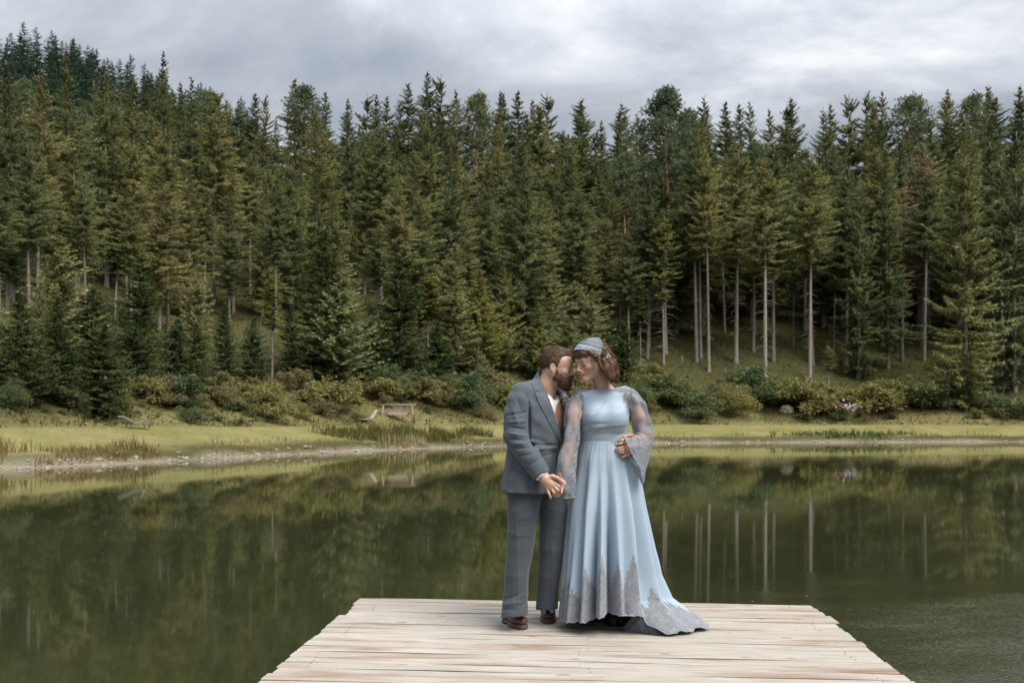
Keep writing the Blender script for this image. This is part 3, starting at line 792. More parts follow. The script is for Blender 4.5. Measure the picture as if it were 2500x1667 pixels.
grass_obj('green_reed_bed', 26000, (-16, 2, 66, 92), lambda x, y, s: (s > .9) & (s < 5.2) & near_px(x, y, 700, 1100) & (vnoise(x, y, 1.6, 28) + 1.3 * np.clip(1 - np.abs(s - 3.0) / 2.6, -1, 1) * 1.0 > .35 + .35 * vnoise(x, y, 4, 29)), .78, .05,
          [(0.110, 0.105, 0.036)], 'dark green and brown sedge bed in front of the garden swing', 43, lean=.6)
grass_obj('straw_reeds', 5000, (-12, -2, 66, 84), lambda x, y, s: (s > .15) & (s < 1.3) & near_px(x, y, 840, 990), .75, .05, [(0.33, 0.265, 0.155)], 'bleached straw reeds at the waterline below the swing', 44)
grass_obj('cattail_clump', 900, (-8, -4, 66, 80), lambda x, y, s: (s > .1) & (s < 1.2) & near_px(x, y, 918, 948), 1.35, .05, [(0.16, 0.21, 0.07)], 'upright bright green reed clump below the swing', 45, lean=.15)
grass_obj('waterside_plants', 14000, (20, 52, 86, 104), lambda x, y, s: (s > .8) & (s < 4.6) & near_px(x, y, 1800, 2075) & (vnoise(x, y, 1.6, 38) + 1.2 * np.clip(1 - np.abs(s - 2.7) / 2.2, -1, 1) > .45), .62, .09,
          [(0.10, 0.128, 0.045)], 'leafy green waterside plants on the lawn edge right of the bride', 46, lean=.7)
grass_obj('lawn_grass', 60000, (-40, 60, 30, 108), lambda x, y, s: (s > 1.6) & (s < lawn_width(x) + .6) & (vnoise(x, y, 1.4, 48) > -.2), .10, .05,
          [(0.19, 0.178, 0.054)], 'short tufts of mown lawn grass', 47, lean=.9)
# stones
def stone_mesh(seed, n=1):
    rng = np.random.default_rng(seed); bm = bmesh.new(); bmesh.ops.create_icosphere(bm, subdivisions=2, radius=1)
    for v in bm.verts:
        k = 1 + .18 * math.sin(v.co.x * 3 + seed) + .15 * math.sin(v.co.y * 4 + seed * 2) + rng.normal(0, .05)
        v.co = Vector((v.co.x * k, v.co.y * k * .8, v.co.z * k * .55))
    me = bpy.data.meshes.new('stone'); bm.to_mesh(me); bm.free(); return me
t = NT('shore_stone'); oc = t.coord('Object'); n = t.noise(oc, 3, 5, .65)
sc_ = t.ramp(n, [(.25, (.09, .08, .065)), (.5, (.22, .195, .16)), (.75, (.42, .39, .34))])
M_STONE = t.done(t.bsdf(sc_, .9, t.bump(n, .5, .1)))
rng = np.random.default_rng(51)
base_v = [np.array([v.co[:] for v in stone_mesh(i).vertices]) for i in range(3)]
base_f = np.array([p.vertices[:] for p in stone_mesh(0).polygons])
VV, FF, off = [], [], 0
for i in range(1300):
    k = rng.integers(len(SHORE)); a, b = SHORE[k], SHORE[(k + 1) % len(SHORE)]
    p = a + (b - a) * rng.uniform(0, 1)
    if not (-34 < p[0] < 56 and p[1] > 18): continue
    nrm = np.array([-(b - a)[1], (b - a)[0]]); nrm /= np.linalg.norm(nrm)
    p = p + nrm * rng.normal(.25, .35); z = float(height(p[0], p[1]))
    if z < -.12: continue
    r_ = rng.uniform(.04, .12) * (1.6 if rng.uniform() > .93 else 1); c_, s_ = math.cos(i), math.sin(i)
    V = base_v[i % 3] * r_ * np.array([1.2, 1, 1]); V = np.stack([V[:, 0] * c_ - V[:, 1] * s_, V[:, 0] * s_ + V[:, 1] * c_, V[:, 2]], 1) + np.array([p[0], p[1], max(z, -.02) + r_ * .15])
    VV.append(V); FF.append(base_f + off); off += len(V)
tag(add('shore_stones', mesh_np('shore_stones', np.concatenate(VV), np.concatenate(FF), True), M_STONE), 'grey and white stones lining the waterline', 'stones', None, 'stuff')
def boulder(dx, base, hpx, seed, label, wide=1.3):
    x, y, z = ground_at(dx * K, base * K); r_ = hpx * K / FPX * y
    o = add('stone', stone_mesh(seed), M_STONE); o.location = (x, y, z + r_ * .25); o.scale = (r_ * wide, r_, r_)
    o.rotation_euler = (0, 0, seed); return tag(o, label, 'stone', 'larger stones at the waterline')
boulder(2010, 1016, 5.5, 61, 'white stone at the waterline below the waterside plants')
boulder(1112, 1021, 5, 62, 'white stone at the waterline just left of the groom', .8)
boulder(268, 1046, 7, 63, 'brown upright stone at the end of the rusty grass bank', .7)
boulder(410, 1043, 6, 64, 'pale stone at the waterline where the gravel shore begins')
boulder(700, 1029, 6, 65, 'grey stone at the waterline before the sedge bed', 1.8)
boulder(925, 1021, 5, 66, 'flat grey stone under the straw reeds', 2.0)

# ------------------------------------------------------------------ garden swing, loungers, fence posts
t = NT('swing_timber'); n = t.noise(t.mapping(t.coord('Object'), (3, 3, .6)), 3, 4, .6)
M_LOG = t.done(t.bsdf(t.ramp(n, [(.3, (.13, .09, .06)), (.7, (.24, .175, .12))]), .8))
t = NT('bench_boards'); n = t.noise(t.coord('Object'), 6, 4, .6)
M_BOARD = t.done(t.bsdf(t.ramp(n, [(.3, (.30, .245, .20)), (.7, (.40, .335, .285))]), .75))
t = NT('rope'); M_ROPE = t.done(t.bsdf((.35, .3, .22), .9))
t = NT('lounger_wood'); n = t.noise(t.coord('Object'), 8, 3, .6)
M_LOUNGE = t.done(t.bsdf(t.ramp(n, [(.3, (.34, .35, .36)), (.7, (.48, .49, .50))]), .6))
t = NT('pale_lounger'); M_LOUNGE_W = t.done(t.bsdf((.66, .64, .60), .6))
t = NT('lounger_steel'); M_STEEL = t.done(t.bsdf((.04, .04, .045), .5, Metallic=.6))
x, y, z = ground_at(910 * K, 972 * K, 60); y += 1.2; x = x; z = float(height(x, y))
u = y / FPX * K                                           # metres per displayed pixel at that distance
sw = tag(empty('garden_swing', (x, y, z)), 'log framed garden swing with a hanging bench on the lawn beyond the pond', 'garden swing')
hw, hh = 33 * u, EYE + (HOR - 990) / FPX * y - z
for sx in (-1, 1):
    for sy, lean in ((-.55, .12), (.55, .12)):
        g = Geo(); g.tube([(sx * (hw + .10), sy * 1.3, -.2), (sx * hw, sy * .12, hh)], [.085, .075], 8); g.add('post', M_LOG, sw, smooth=True)
g = Geo(); g.tube([(-hw - .35, 0, hh + .05), (hw + .35, 0, hh + .05)], .085, 8); g.add('crossbeam', M_LOG, sw, smooth=True)
for sx in (-1, 1):
    g = Geo(); g.tube([(sx * hw * .62, 0, hh), (sx * hw * .62, -.02, .95)], .018, 5); g.add('rope', M_ROPE, sw)
g = Geo()
bench = add('bench', None or (lambda gg: (gg.box((0, 0, .50), (hw * 1.32, .45, .04)), gg.mesh('bench'))[1])(g), M_BOARD, sw)
for i in range(4):
    g = Geo(); g.box((0, .24 + .02 * i, .58 + i * .11), (hw * 1.32, .025, .09)); g.add('slat', M_BOARD, bench)
g = Geo(); g.box((0, -.235, .53), (hw * 1.32, .03, .12)); g.add('front_board', M_BOARD, bench)
for sx in (-1, 1):
    g = Geo(); g.box((sx * hw * .67, 0, .74), (.05, .5, .05)); g.box((sx * hw * .67, -.2, .62), (.05, .05, .22)); g.add('armrest', M_BOARD, bench)
def lounger(dx, base, ang, mat, label, back=35, ymin=34, dy=0.0, size=1.0):
    x, y, z = ground_at(dx * K, base * K, ymin); y += dy; z = float(height(x, y))
    o = tag(empty('sun_lounger', (x, y, z), R(ang)), label, 'sun lounger')
    o.scale = (size,) * 3
    for i in range(7):
        g = Geo(); g.box((.10 + i * .17, 0, .34 - .006 * i), (.155, .66, .03)); g.add('slat', mat, o)
    br = add('backrest', (lambda gg: (gg.box((0, 0, 0), (.80, .05, .04)), gg.mesh('backrest'))[1])(Geo()), mat, o)
    br.location = (-.36, 0, .34 + .40 * math.sin(R(back))); br.rotation_euler = (0, R(back), 0)
    for i in range(4):
        g = Geo(); g.box((-.30 + i * .20, 0, .03), (.185, .66, .03)); g.add('slat', mat, br)
    for sx in (-.05, 1.05):
        for sy in (-.3, .3):
            g = Geo(); g.tube([(sx, sy, .33), (sx + (.08 if sx > 0 else -.14), sy, -.03)], .022, 6); g.add('leg', M_STEEL, o)
    for sy in (-.31, .31):
        g = Geo(); g.box((.56, sy, .29), (1.36, .04, .05)); g.add('side_rail', M_STEEL, o)
    return o
lounger(300, 984, 50, M_LOUNGE, 'grey slatted sun lounger alone on the lawn at the left', 28, size=.85)
lounger(846, 975, 205, M_LOUNGE_W, 'whitish sun lounger with raised back left of the garden swing', 58, 60, .6)
def post(dx, top, base, label, lean=0.0, ymin=60):
    x, y, z = ground_at(dx * K, base * K, ymin); h = (base - top) * K / FPX * y
    g = Geo(); g.tube([(0, 0, -.25), (lean * .5, 0, h * .5), (lean, 0, h)], [.055, .052, .045], 7)
    o = g.add('fence_post', B_SPRUCE, None, smooth=True); o.location = (x, y, z)
    return tag(o, label, 'fence post', 'weathered posts along the bank')
for i, (dx, tp, bs, lb) in enumerate([(2000, 908, 932, 'dark leaning post nearest the brown earth bank'), (2060, 914, 940, 'post between the dark leaning post and the next pale one'),
        (2118, 914, 942, 'middle post of the row on the fern bank'), (2181, 914, 944, 'pale post on the fern bank beyond the middle one'), (2332, 916, 942, 'last post near the right picture edge'),
        (2265, 912, 936, 'short post half hidden in the ferns under the huge drooping spruce'), (1666, 845, 862, 'short pale stake on the slope beside the thick bare trunk'), (1567, 818, 848, 'stake on the slope over the bride shoulder'),
        (1788, 886, 905, 'broken stump below the longest bare trunk'), (1842, 890, 912, 'thin stake on the brown slope'), (1437, 905, 922, 'short stake close to the bride sleeve'), (1130, 905, 930, 'pale stake on the bank left of the groom')]):
    post(dx, tp, bs, lb)
# flowers: pink and white blooms on a low plant
x, y, z = ground_at(1932 * K, 966 * K, 70)
fl = plant('shrub3', x, y, z - .05, 1.25, 'flowering_bush', 'low bush with one pink and one white cluster of blooms on the far lawn', 'shrub', None, M_SHRUB[1], B_DARK, rngF, 1, ('stem', 'foliage'))
for nm, c_, ox, cnt in (('pink_blooms', (.30, .15, .13), -.55, 60), ('white_blooms', (.50, .47, .48), .55, 60)):
    rng = np.random.default_rng(len(nm)); P_ = rng.normal(0, 1, (cnt, 3)) * np.array([.32, .3, .22]) + np.array([ox, -.8, 1.15])
    V, F = cards(P_, rng.normal(0, 1, (cnt, 3)), rng.normal(0, 1, (cnt, 3)), np.full(cnt, .22), np.full(cnt, .2))
    t = NT(nm); add(nm, mesh_np(nm, V, F), t.done(t.bsdf(c_, .7)), fl)['kind'] = 'stuff'
fl.rotation_euler = (0, 0, 0)
# brown earth bank with a boulder
x, y, z = ground_at(1806 * K, 948 * K, 70)
o = add('earth_bank_boulder', stone_mesh(71), NT('reddish_rock').done(None) if False else M_STONE); o.location = (x, y, z + .25); o.scale = (.95, .7, .95)
tag(o, 'rounded brownish boulder in the bare earth bank right of the bride', 'boulder')
# flecks floating on the water
rng = np.random.default_rng(81); m = 70
Yp = rng.uniform(7, 40, m); Xp = rng.uniform(-.52, .55, m) * Yp; VV, FF = [], []
r_ = rng.uniform(.005, .014, m); a = rng.uniform(0, 6.28, m)
P_ = np.stack([Xp, Yp, np.full(m, .005)], 1)
V, F = cards(P_, np.stack([np.cos(a), np.sin(a), np.zeros(m)], 1), np.tile([[0, 0, 1.0]], (m, 1)), r_ * 2, r_ * 1.3, 0.0)
t = NT('floating_flecks'); tag(add('floating_seeds', mesh_np('floating_seeds', V, F), t.done(t.bsdf((.35, .33, .25), .8))), 'pale seeds and leaf flecks floating on the pond', 'seeds', None, 'stuff')
# ------------------------------------------------------------------ the jetty
t = NT('weathered_planks')
oc = t.coord('Object'); rnd = t.rand()
shift = t.node('ShaderNodeCombineXYZ'); t.set(shift.inputs[0], t.math('MULTIPLY', rnd, 37.0)); t.set(shift.inputs[1], t.math('MULTIPLY', rnd, 11.0))
vv = t.node('ShaderNodeVectorMath', operation='ADD'); t.set(vv.inputs[0], oc); t.set(vv.inputs[1], shift.outputs[0])
grain = t.noise(t.mapping(vv.outputs[0], (.9, 30, 6)), 3.0, 7, .68, .3)
streak = t.noise(t.mapping(vv.outputs[0], (.8, 60, 10)), 2.0, 3, .6)
blot = t.noise(t.mapping(vv.outputs[0], (1.0, 3.2, 1)), 1.7, 5, .6)
rust = t.noise(t.mapping(vv.outputs[0], (.55, 3.4, 1), (5.2, 1.1, 0)), 1.5, 4, .62)
pale = t.ramp(grain, [(.26, (0.181, 0.154, 0.128)), (.42, (0.285, 0.255, 0.221)), (.56, (0.361, 0.333, 0.299)), (.80, (0.420, 0.397, 0.369))])
c = t.mix(t.math('MULTIPLY_ADD', rnd, .40, 0.0), pale, (.27, .235, .195), 'MIX')
c = t.mix(t.math('MULTIPLY_ADD', rust, 4.6, -2.35, clamp=True), c, (.20, .120, .072))
c = t.mix(t.math('MULTIPLY_ADD', blot, 2.4, -1.25, clamp=True), c, (.450, .432, .405))
c = t.mix(t.math('MULTIPLY_ADD', streak, 3.6, -2.1, clamp=True), c, (.12, .090, .066))
# knots
vor = t.node('ShaderNodeTexVoronoi', feature='F1'); t.set(vor.inputs['Vector'], t.mapping(vv.outputs[0], (1.6, 6.0, 1))); vor.inputs['Scale'].default_value = 1.4
k = t.math('LESS_THAN', vor.outputs['Distance'], .085)
c = t.mix(t.math('MULTIPLY', k, .75), c, (.085, .055, .036))
M_PLANK = t.done(t.bsdf(c, .82, t.bump(t.math('ADD', grain, t.math('MULTIPLY', streak, .6)), .55, .004), Specular_IOR_Level=.25))
t = NT('wet_timber'); n = t.noise(t.mapping(t.coord('Object'), (1, 1, 8)), 3, 4, .6)
M_BEAM = t.done(t.bsdf(t.ramp(n, [(.3, (.07, .055, .04)), (.7, (.16, .125, .095))]), .8))
t = NT('screw_steel'); M_SCREW = t.done(t.bsdf((.17, .14, .12), .5, Metallic=.5))
t = NT('dirt_shade_plank_edge'); n = t.noise(t.mapping(t.coord('Object'), (2, 8, 8)), 6, 4, .6)  # plank sides coloured dark: dirt plus painted-in shade of the gaps
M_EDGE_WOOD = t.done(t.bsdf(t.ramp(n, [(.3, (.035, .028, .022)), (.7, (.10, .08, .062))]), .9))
AX = R(3.45); PA = R(-5.0)                                # run of the jetty, lie of the planks
axis = Vector((math.sin(AX), math.cos(AX), 0)); pdir = Vector((math.cos(PA), math.sin(PA), 0))
c0 = Vector((0.495, 7.115, 0))                            # middle of the far edge
jetty = tag(empty('wooden_jetty', (c0.x, c0.y, 0)), 'pale weathered plank jetty reaching into the pond under the couple', 'jetty')
rngD = np.random.default_rng(5)
PW = .129
def plank_mesh(L, seed):
    rng = np.random.default_rng(seed); bm = bmesh.new(); n = 14
    w, h = (PW - .017) / 2, .014
    rows = []
    for i in range(n + 1):
        x = -L / 2 + L * i / n; wob = .0022 * math.sin(i * 1.3 + seed) + rng.normal(0, .0006); dz = .0018 * math.sin(i * .8 + seed * 2)
        rows.append([bm.verts.new((x, wob + sy * (w if abs(sz) < 1.5 else w), dz + zz)) for sy, zz, sz in
                     ((-1, -h, 1), (-1, h - .004, 1), (-.93, h, 1), (.93, h, 1), (1, h - .004, 1), (1, -h, 1))])
    for i in range(n):
        for k in range(6):
            bm.faces.new((rows[i][k], rows[i][(k + 1) % 6], rows[i + 1][(k + 1) % 6], rows[i + 1][k]))
    bm.faces.new(rows[0]); bm.faces.new(rows[-1][::-1])
    bmesh.ops.recalc_face_normals(bm, faces=bm.faces)
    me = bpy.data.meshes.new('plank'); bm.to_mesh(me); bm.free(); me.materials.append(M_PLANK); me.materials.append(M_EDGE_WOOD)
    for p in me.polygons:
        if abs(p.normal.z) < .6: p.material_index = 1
    return me
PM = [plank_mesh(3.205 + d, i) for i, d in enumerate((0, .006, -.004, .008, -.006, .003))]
screw = Geo(); screw.tube([(0, 0, 0), (0, 0, .0015)], .0045, 8); screw_me = screw.mesh('screw'); screw_me.materials.append(M_SCREW)
for i in range(64):
    q = c0 - axis * (PW * (i + .5)) + pdir * (rngD.normal(0, .004) + (.03 if i in (3, 4) else 0) + (.012 if i % 7 == 2 else 0))
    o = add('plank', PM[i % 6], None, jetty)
    o.location = (q.x - c0.x, q.y - c0.y, DECK - .014 + rngD.normal(0, .0007)); o.rotation_euler = (rngD.normal(0, .002), 0, PA + rngD.normal(0, .0016) + (math.pi if i % 2 else 0))
    if i < 22:
        for sx in (-1.45, -.02, 1.45):
            for sy in (-.03, .03):
                p = add('screw', screw_me, None, o); p.location = (sx + rngD.normal(0, .006), sy + rngD.normal(0, .004), .0135)
for off_ in (-1.45, 0, 1.45):
    g = Geo(); a = pdir * off_ - axis * .06; b = pdir * off_ - axis * 8.2
    a.z = b.z = DECK - .028 - .085
    d = (b - a); M = Matrix.Rotation(math.atan2(d.y, d.x), 3, 'Z')
    g.box((a + b) / 2, (d.length, .09, .16), M); g.add('beam', M_BEAM, jetty)
for off_ in (-1.38, 1.38):
    for dd in (.3, 3.2, 6.2):
        p = pdir * off_ - axis * dd; g = Geo(); g.tube([(p.x, p.y, -2.7), (p.x, p.y, DECK - .2)], .085, 10); g.add('pile', M_BEAM, jetty, smooth=True)
# ------------------------------------------------------------------ sculpting kit for the two people: blended solids -> one skin
class Sculpt:
    def __init__(s): s.ops = []
    def _add(s, mode, f, k, c=None, r=1e9): s.ops.append((mode, f, k, None if c is None else np.asarray(c, float), r)); return s
    @staticmethod
    def f_cone(p0, p1, r0, r1):
        p0 = np.asarray(p0, float); b = np.asarray(p1, float) - p0; bb = max(b @ b, 1e-12)
        def f(P):
            a = P - p0; t = np.clip(a @ b / bb, 0, 1)
            return np.linalg.norm(a - t[:, None] * b, axis=1) - (r0 + (r1 - r0) * t)
        return f
    @staticmethod
    def f_ell(c, rad, M=None):
        c = np.asarray(c, float); rad = np.asarray(rad, float)
        def f(P):
            q = P - c
            if M is not None: q = q @ M
            q = q / rad; k0 = np.linalg.norm(q, axis=1); k1 = np.linalg.norm(q / rad, axis=1) + 1e-9
            return k0 * (k0 - 1) / k1
        return f
    def cone(s, p0, p1, r0, r1=None, k=.02, mode='u'):
        r1 = r0 if r1 is None else r1; p0 = np.asarray(p0, float); p1 = np.asarray(p1, float)
        return s._add(mode, s.f_cone(p0, p1, r0, r1), k, (p0 + p1) / 2, np.linalg.norm(p1 - p0) / 2 + max(r0, r1) + k)
    def chain(s, pts, rads, k=.02, kk=None):
        for i in range(len(pts) - 1): s.cone(pts[i], pts[i + 1], rads[i], rads[i + 1], k if i == 0 or kk is None else kk)
        return s
    def ell(s, c, rad, M=None, k=.02, mode='u'): return s._add(mode, s.f_ell(c, rad, M), k, c, max(rad) + k)
    def fn(s, f, mode='u', k=.02, c=None, r=1e9): return s._add(mode, f, k, c, r)
    def eval(s, P, ops=None):
        d = np.full(len(P), 1.0)
        for mode, f, k, c, r in (s.ops if ops is None else ops):
            e_ = f(P)
            if mode == 'u':
                h = np.clip(.5 + .5 * (d - e_) / k, 0, 1); d = d * (1 - h) + e_ * h - k * h * (1 - h)
            elif mode == 's':
                h = np.clip(.5 - .5 * (d + e_) / k, 0, 1); d = d * (1 - h) - e_ * h + k * h * (1 - h)
            elif mode == 'i': d = np.maximum(d, e_)
            else: d = d + e_
        return d
    def mesh(s, name, lo, hi, h, origin=(0, 0, 0), smooth_iter=1):
        B = 10; lo = np.asarray(lo, float); nb = np.ceil((np.asarray(hi, float) - lo) / (h * B)).astype(int)
        bi = np.stack(np.meshgrid(*[np.arange(n) for n in nb], indexing='ij'), -1).reshape(-1, 3)
        cen = lo + (bi + .5) * B * h
        d = s.eval(cen); bi = bi[np.abs(d) < B * h * 1.45]
        g = np.stack(np.meshgrid(*[np.arange(B + 1)] * 3, indexing='ij'), -1).reshape(-1, 3)
        big = int(nb.max() * B + 4); enc = lambda I: (I[..., 0] * big + I[..., 1]) * big + I[..., 2]
        vid, vpos, quads = [], [], []
        corner = np.array([(i, j, k) for i in (0, 1) for j in (0, 1) for k in (0, 1)])
        ed = [(a, b) for a in range(8) for b in range(a + 1, 8) if np.abs(corner[a] - corner[b]).sum() == 1]
        for b in bi:
            I = g + b * B; P = lo + I * h; c0_ = lo + (b + .5) * B * h; rb = B * h * .9
            ops = [o for o in s.ops if o[3] is None or np.linalg.norm(c0_ - o[3]) < o[4] + rb + .01]
            D = s.eval(P, ops).reshape(B + 1, B + 1, B + 1); neg = D < 0
            if neg.all() or not neg.any(): continue
            C = np.stack([D[i:i + B, j:j + B, k:k + B] for i, j, k in corner], -1); N = C < 0
            act = N.any(-1) & ~N.all(-1); idx = np.argwhere(act)
            if len(idx):
                v = C[act]; acc = np.zeros((len(idx), 3)); cnt = np.zeros(len(idx))
                for a, e_ in ed:
                    m = (v[:, a] < 0) != (v[:, e_] < 0)
                    t = v[m, a] / (v[m, a] - v[m, e_])
                    acc[m] += corner[a] + t[:, None] * (corner[e_] - corner[a]); cnt[m] += 1
                vid.append(enc(idx + b * B)); vpos.append(lo + (idx + b * B + acc / cnt[:, None]) * h)
            for ax in range(3):
                sl0 = [slice(0, B)] * 3; sl1 = list(sl0); sl1[ax] = slice(1, B + 1)
                n0, n1 = neg[tuple(sl0)], neg[tuple(sl1)]
                e0 = np.argwhere(n0 != n1)
                if not len(e0): continue
                flip = n0[tuple(e0.T)]; e0 = e0 + b * B
                u_, w_ = np.eye(3, dtype=int)[(ax + 1) % 3], np.eye(3, dtype=int)[(ax + 2) % 3]
                q = np.stack([enc(e0 - u_ - w_), enc(e0 - w_), enc(e0), enc(e0 - u_)], 1)
                q[~flip] = q[~flip][:, ::-1]; quads.append(q)
        vid = np.concatenate(vid); vpos = np.concatenate(vpos); o = np.argsort(vid); vid, vpos = vid[o], vpos[o]
        q = np.concatenate(quads); j = np.searchsorted(vid, q); j = np.clip(j, 0, len(vid) - 1)
        F = j[(vid[j] == q).all(1)]
        for _ in range(smooth_iter):
            S = np.zeros_like(vpos); n_ = np.zeros(len(vpos))
            for a in range(4):
                x, y = F[:, a], F[:, (a + 1) % 4]
                np.add.at(S, x, vpos[y]); np.add.at(n_, x, 1); np.add.at(S, y, vpos[x]); np.add.at(n_, y, 1)
            m = n_ > 0; vpos[m] = vpos[m] * .5 + S[m] / n_[m][:, None] * .5
        me = mesh_np(name, vpos - np.asarray(origin), F, True); me['_n'] = len(vpos)
        return me, vpos
def view_px(P):
    return 1250 + P[:, 0] / P[:, 1] * FPX, HOR - (P[:, 2] - 1.27) / P[:, 1] * FPX
def px(x, y, d): return np.array([(x - 1250) / FPX * d, d, 1.27 + (HOR - y) / FPX * d])
def uv1(u, v, d): return px(1180 + .26786 * u, 800 + .26786 * v, d)      # upper-body sketch coordinates
def uv2(u, v, d): return px(1180 + .26782 * u, 1160 + .26782 * v, d)     # lower-body sketch coordinates
def poly_sd(x, y, poly):
    d = np.full(x.shape, 1e9); ins = np.zeros(x.shape, bool); n = len(poly)
    for i in range(n):
        a, b = poly[i], poly[(i + 1) % n]; ex, ey = b[0] - a[0], b[1] - a[1]
        t = np.clip(((x - a[0]) * ex + (y - a[1]) * ey) / (ex * ex + ey * ey + 1e-12), 0, 1)
        d = np.minimum(d, np.hypot(x - a[0] - t * ex, y - a[1] - t * ey))
        if (a[1] > y).any() or True:
            c = (a[1] > y) != (b[1] > y)
            ins ^= c & (x < ex * (y - a[1]) / (ey if abs(ey) > 1e-9 else 1e-9) + a[0])
    return np.where(ins, -d, d)
def fold(u0, v0, u1, v1, amp, w, ydepth, lower=False):
    """a crease in cloth between two sketch points; amp < 0 raises a ridge"""
    f_ = uv2 if lower else uv1
    a, b = f_(u0, v0, ydepth), f_(u1, v1, ydepth); a2, b2 = a[[0, 2]], b[[0, 2]]; e_ = b2 - a2
    def f(P):
        k = ydepth / P[:, 1]; x = P[:, 0] * k; z = 1.27 + (P[:, 2] - 1.27) * k
        t = np.clip(((x - a2[0]) * e_[0] + (z - a2[1]) * e_[1]) / (e_ @ e_ + 1e-12), 0, 1)
        q = np.hypot(x - a2[0] - t * e_[0], z - a2[1] - t * e_[1])
        return amp * np.exp(-(q / w) ** 2) * (1 - .6 * np.abs(2 * t - 1) ** 3) * (P[:, 1] < ydepth + .12)
    return f, (a + b) / 2, np.linalg.norm(b - a) / 2 + 3 * w + .1
def bvh_of(me, origin):
    v = [Vector(x.co) + Vector(origin) for x in me.vertices]
    return BVHTree.FromPolygons(v, [tuple(p.vertices) for p in me.polygons])
def panel(poly, bvh, off, thick, step=2.2, lower=False, origin=(0, 0, 0), fallback=6.1, name='panel', bulge=0.0):
    """a flat cloth piece lying on a surface: outline in sketch coordinates, thickness in metres"""
    f_ = uv2 if lower else uv1
    bm = bmesh.new()
    P = [np.array(p, float) for p in poly]; dense = []
    for i in range(len(P)):
        a, b = P[i], P[(i + 1) % len(P)]; n = max(1, int(np.linalg.norm(b - a) / (step * 5)))
        dense += [a + (b - a) * j / n for j in range(n)]
    vs_ = [bm.verts.new((p[0], p[1], 0)) for p in dense]
    bm.faces.new(vs_); bmesh.ops.triangulate(bm, faces=bm.faces[:])
    for _ in range(2):
        long_ = [e_ for e_ in bm.edges if e_.calc_length() > step * 7 and not e_.is_boundary]
        if not long_: break
        bmesh.ops.subdivide_edges(bm, edges=long_, cuts=1); bmesh.ops.triangulate(bm, faces=bm.faces[:])
    bm.verts.ensure_lookup_table(); eye = Vector((0, 0, 1.27)); last = fallback
    pts = []
    for v in bm.verts:
        tgt = Vector(f_(v.co.x, v.co.y, 6.0)); d = (tgt - eye).normalized(); hit = bvh.ray_cast(eye, d)
        if hit[0] is not None and hit[0].y < 6.6: p = hit[0]; last = p.y
        else: p = Vector(f_(v.co.x, v.co.y, last))
        pts.append((p, d))
    top = [(p - d * (off + thick)) for p, d in pts]; bot = [(p - d * (off - .004)) for p, d in pts]
    n = len(pts); F = [tuple(q.index for q in f.verts) for f in bm.faces]
    B_ = [tuple(q.index for q in e_.verts) for e_ in bm.edges if e_.is_boundary]
    bm.free()
    V = [tuple(p - Vector(origin)) for p in top + bot]
    FF = F + [tuple(i + n for i in f[::-1]) for f in F] + [(a, b, b + n, a + n) for a, b in B_]
    me = bpy.data.meshes.new(name); me.from_pydata(V, [], FF); me.update()
    b2 = bmesh.new(); b2.from_mesh(me); bmesh.ops.recalc_face_normals(b2, faces=b2.faces[:]); b2.to_mesh(me); b2.free()
    for p in me.polygons: p.use_smooth = True
    try: me.set_sharp_from_angle(angle=R(50))
    except Exception: pass
    return me
def ribbon_strands(roots, steps, width, rng):
    """roots (n,3), steps (n,k,3) polyline points -> thin tapering three-sided hairs"""
    P = steps; n, k, _ = P.shape
    T = np.gradient(P, axis=1); S = unit(np.cross(T, rng.normal(0, 1, (n, 1, 3)))); U = unit(np.cross(T, S))
    w = width * np.linspace(1, .25, k)[None, :, None] * rng.uniform(.6, 1.3, (n, 1, 1))
    ring = np.stack([P + S * w, P - S * w * .5 + U * w * .87, P - S * w * .5 - U * w * .87], 2)   # n,k,3,3
    V = ring.reshape(-1, 3); F = []
    base = (np.arange(n)[:, None] * k + np.arange(k - 1)[None, :]) * 3
    for a in range(3):
        b = (a + 1) % 3; F.append(np.stack([base + a, base + b, base + 3 + b, base + 3 + a], -1).reshape(-1, 4))
    return V, np.concatenate(F)
def cloth_mat(name, col, rough=.85, weave=900, var=.06, sheen=.15, bump=.25):
    t = NT(name); oc = t.coord('Object')
    w = t.noise(t.mapping(oc, (1, 1, .35)), weave * .22, 2, .6); b = t.noise(oc, 9, 4, .6)
    c = t.mix(t.math('MULTIPLY_ADD', w, 1.2, -.1, clamp=True), [q * (1 - var) for q in col], [q * (1 + var) for q in col])
    c = t.mix(t.math('MULTIPLY_ADD', b, .9, -.2, clamp=True), c, [q * (1 + var * .5) for q in col])
    return t.done(t.bsdf(c, rough, t.bump(w, bump, .0015), Specular_IOR_Level=.25, Sheen_Weight=sheen, Sheen_Roughness=.5))
def hair_mat(name, c0, c1):
    t = NT(name); n = t.noise(t.coord('Object'), 55, 3, .6)
    return t.done(t.bsdf(t.ramp(n, [(.3, c0), (.7, c1)]), .42, None, Specular_IOR_Level=.45))
def skin_mat(name):
    t = NT(name); n = t.noise(t.coord('Object'), 60, 4, .6)
    c = t.mix(t.math('MULTIPLY_ADD', n, .5, -.1, clamp=True), t.attr('tint', 'Color'), (.62, .36, .26), 'MULTIPLY') if False else t.attr('tint', 'Color')
    return t.done(t.bsdf(c, .48, t.bump(n, .12, .002), Subsurface_Weight=.12, Subsurface_Radius=(.012, .005, .003), Subsurface_Scale=1.0, Specular_IOR_Level=.35))
M_SKIN = skin_mat('skin')

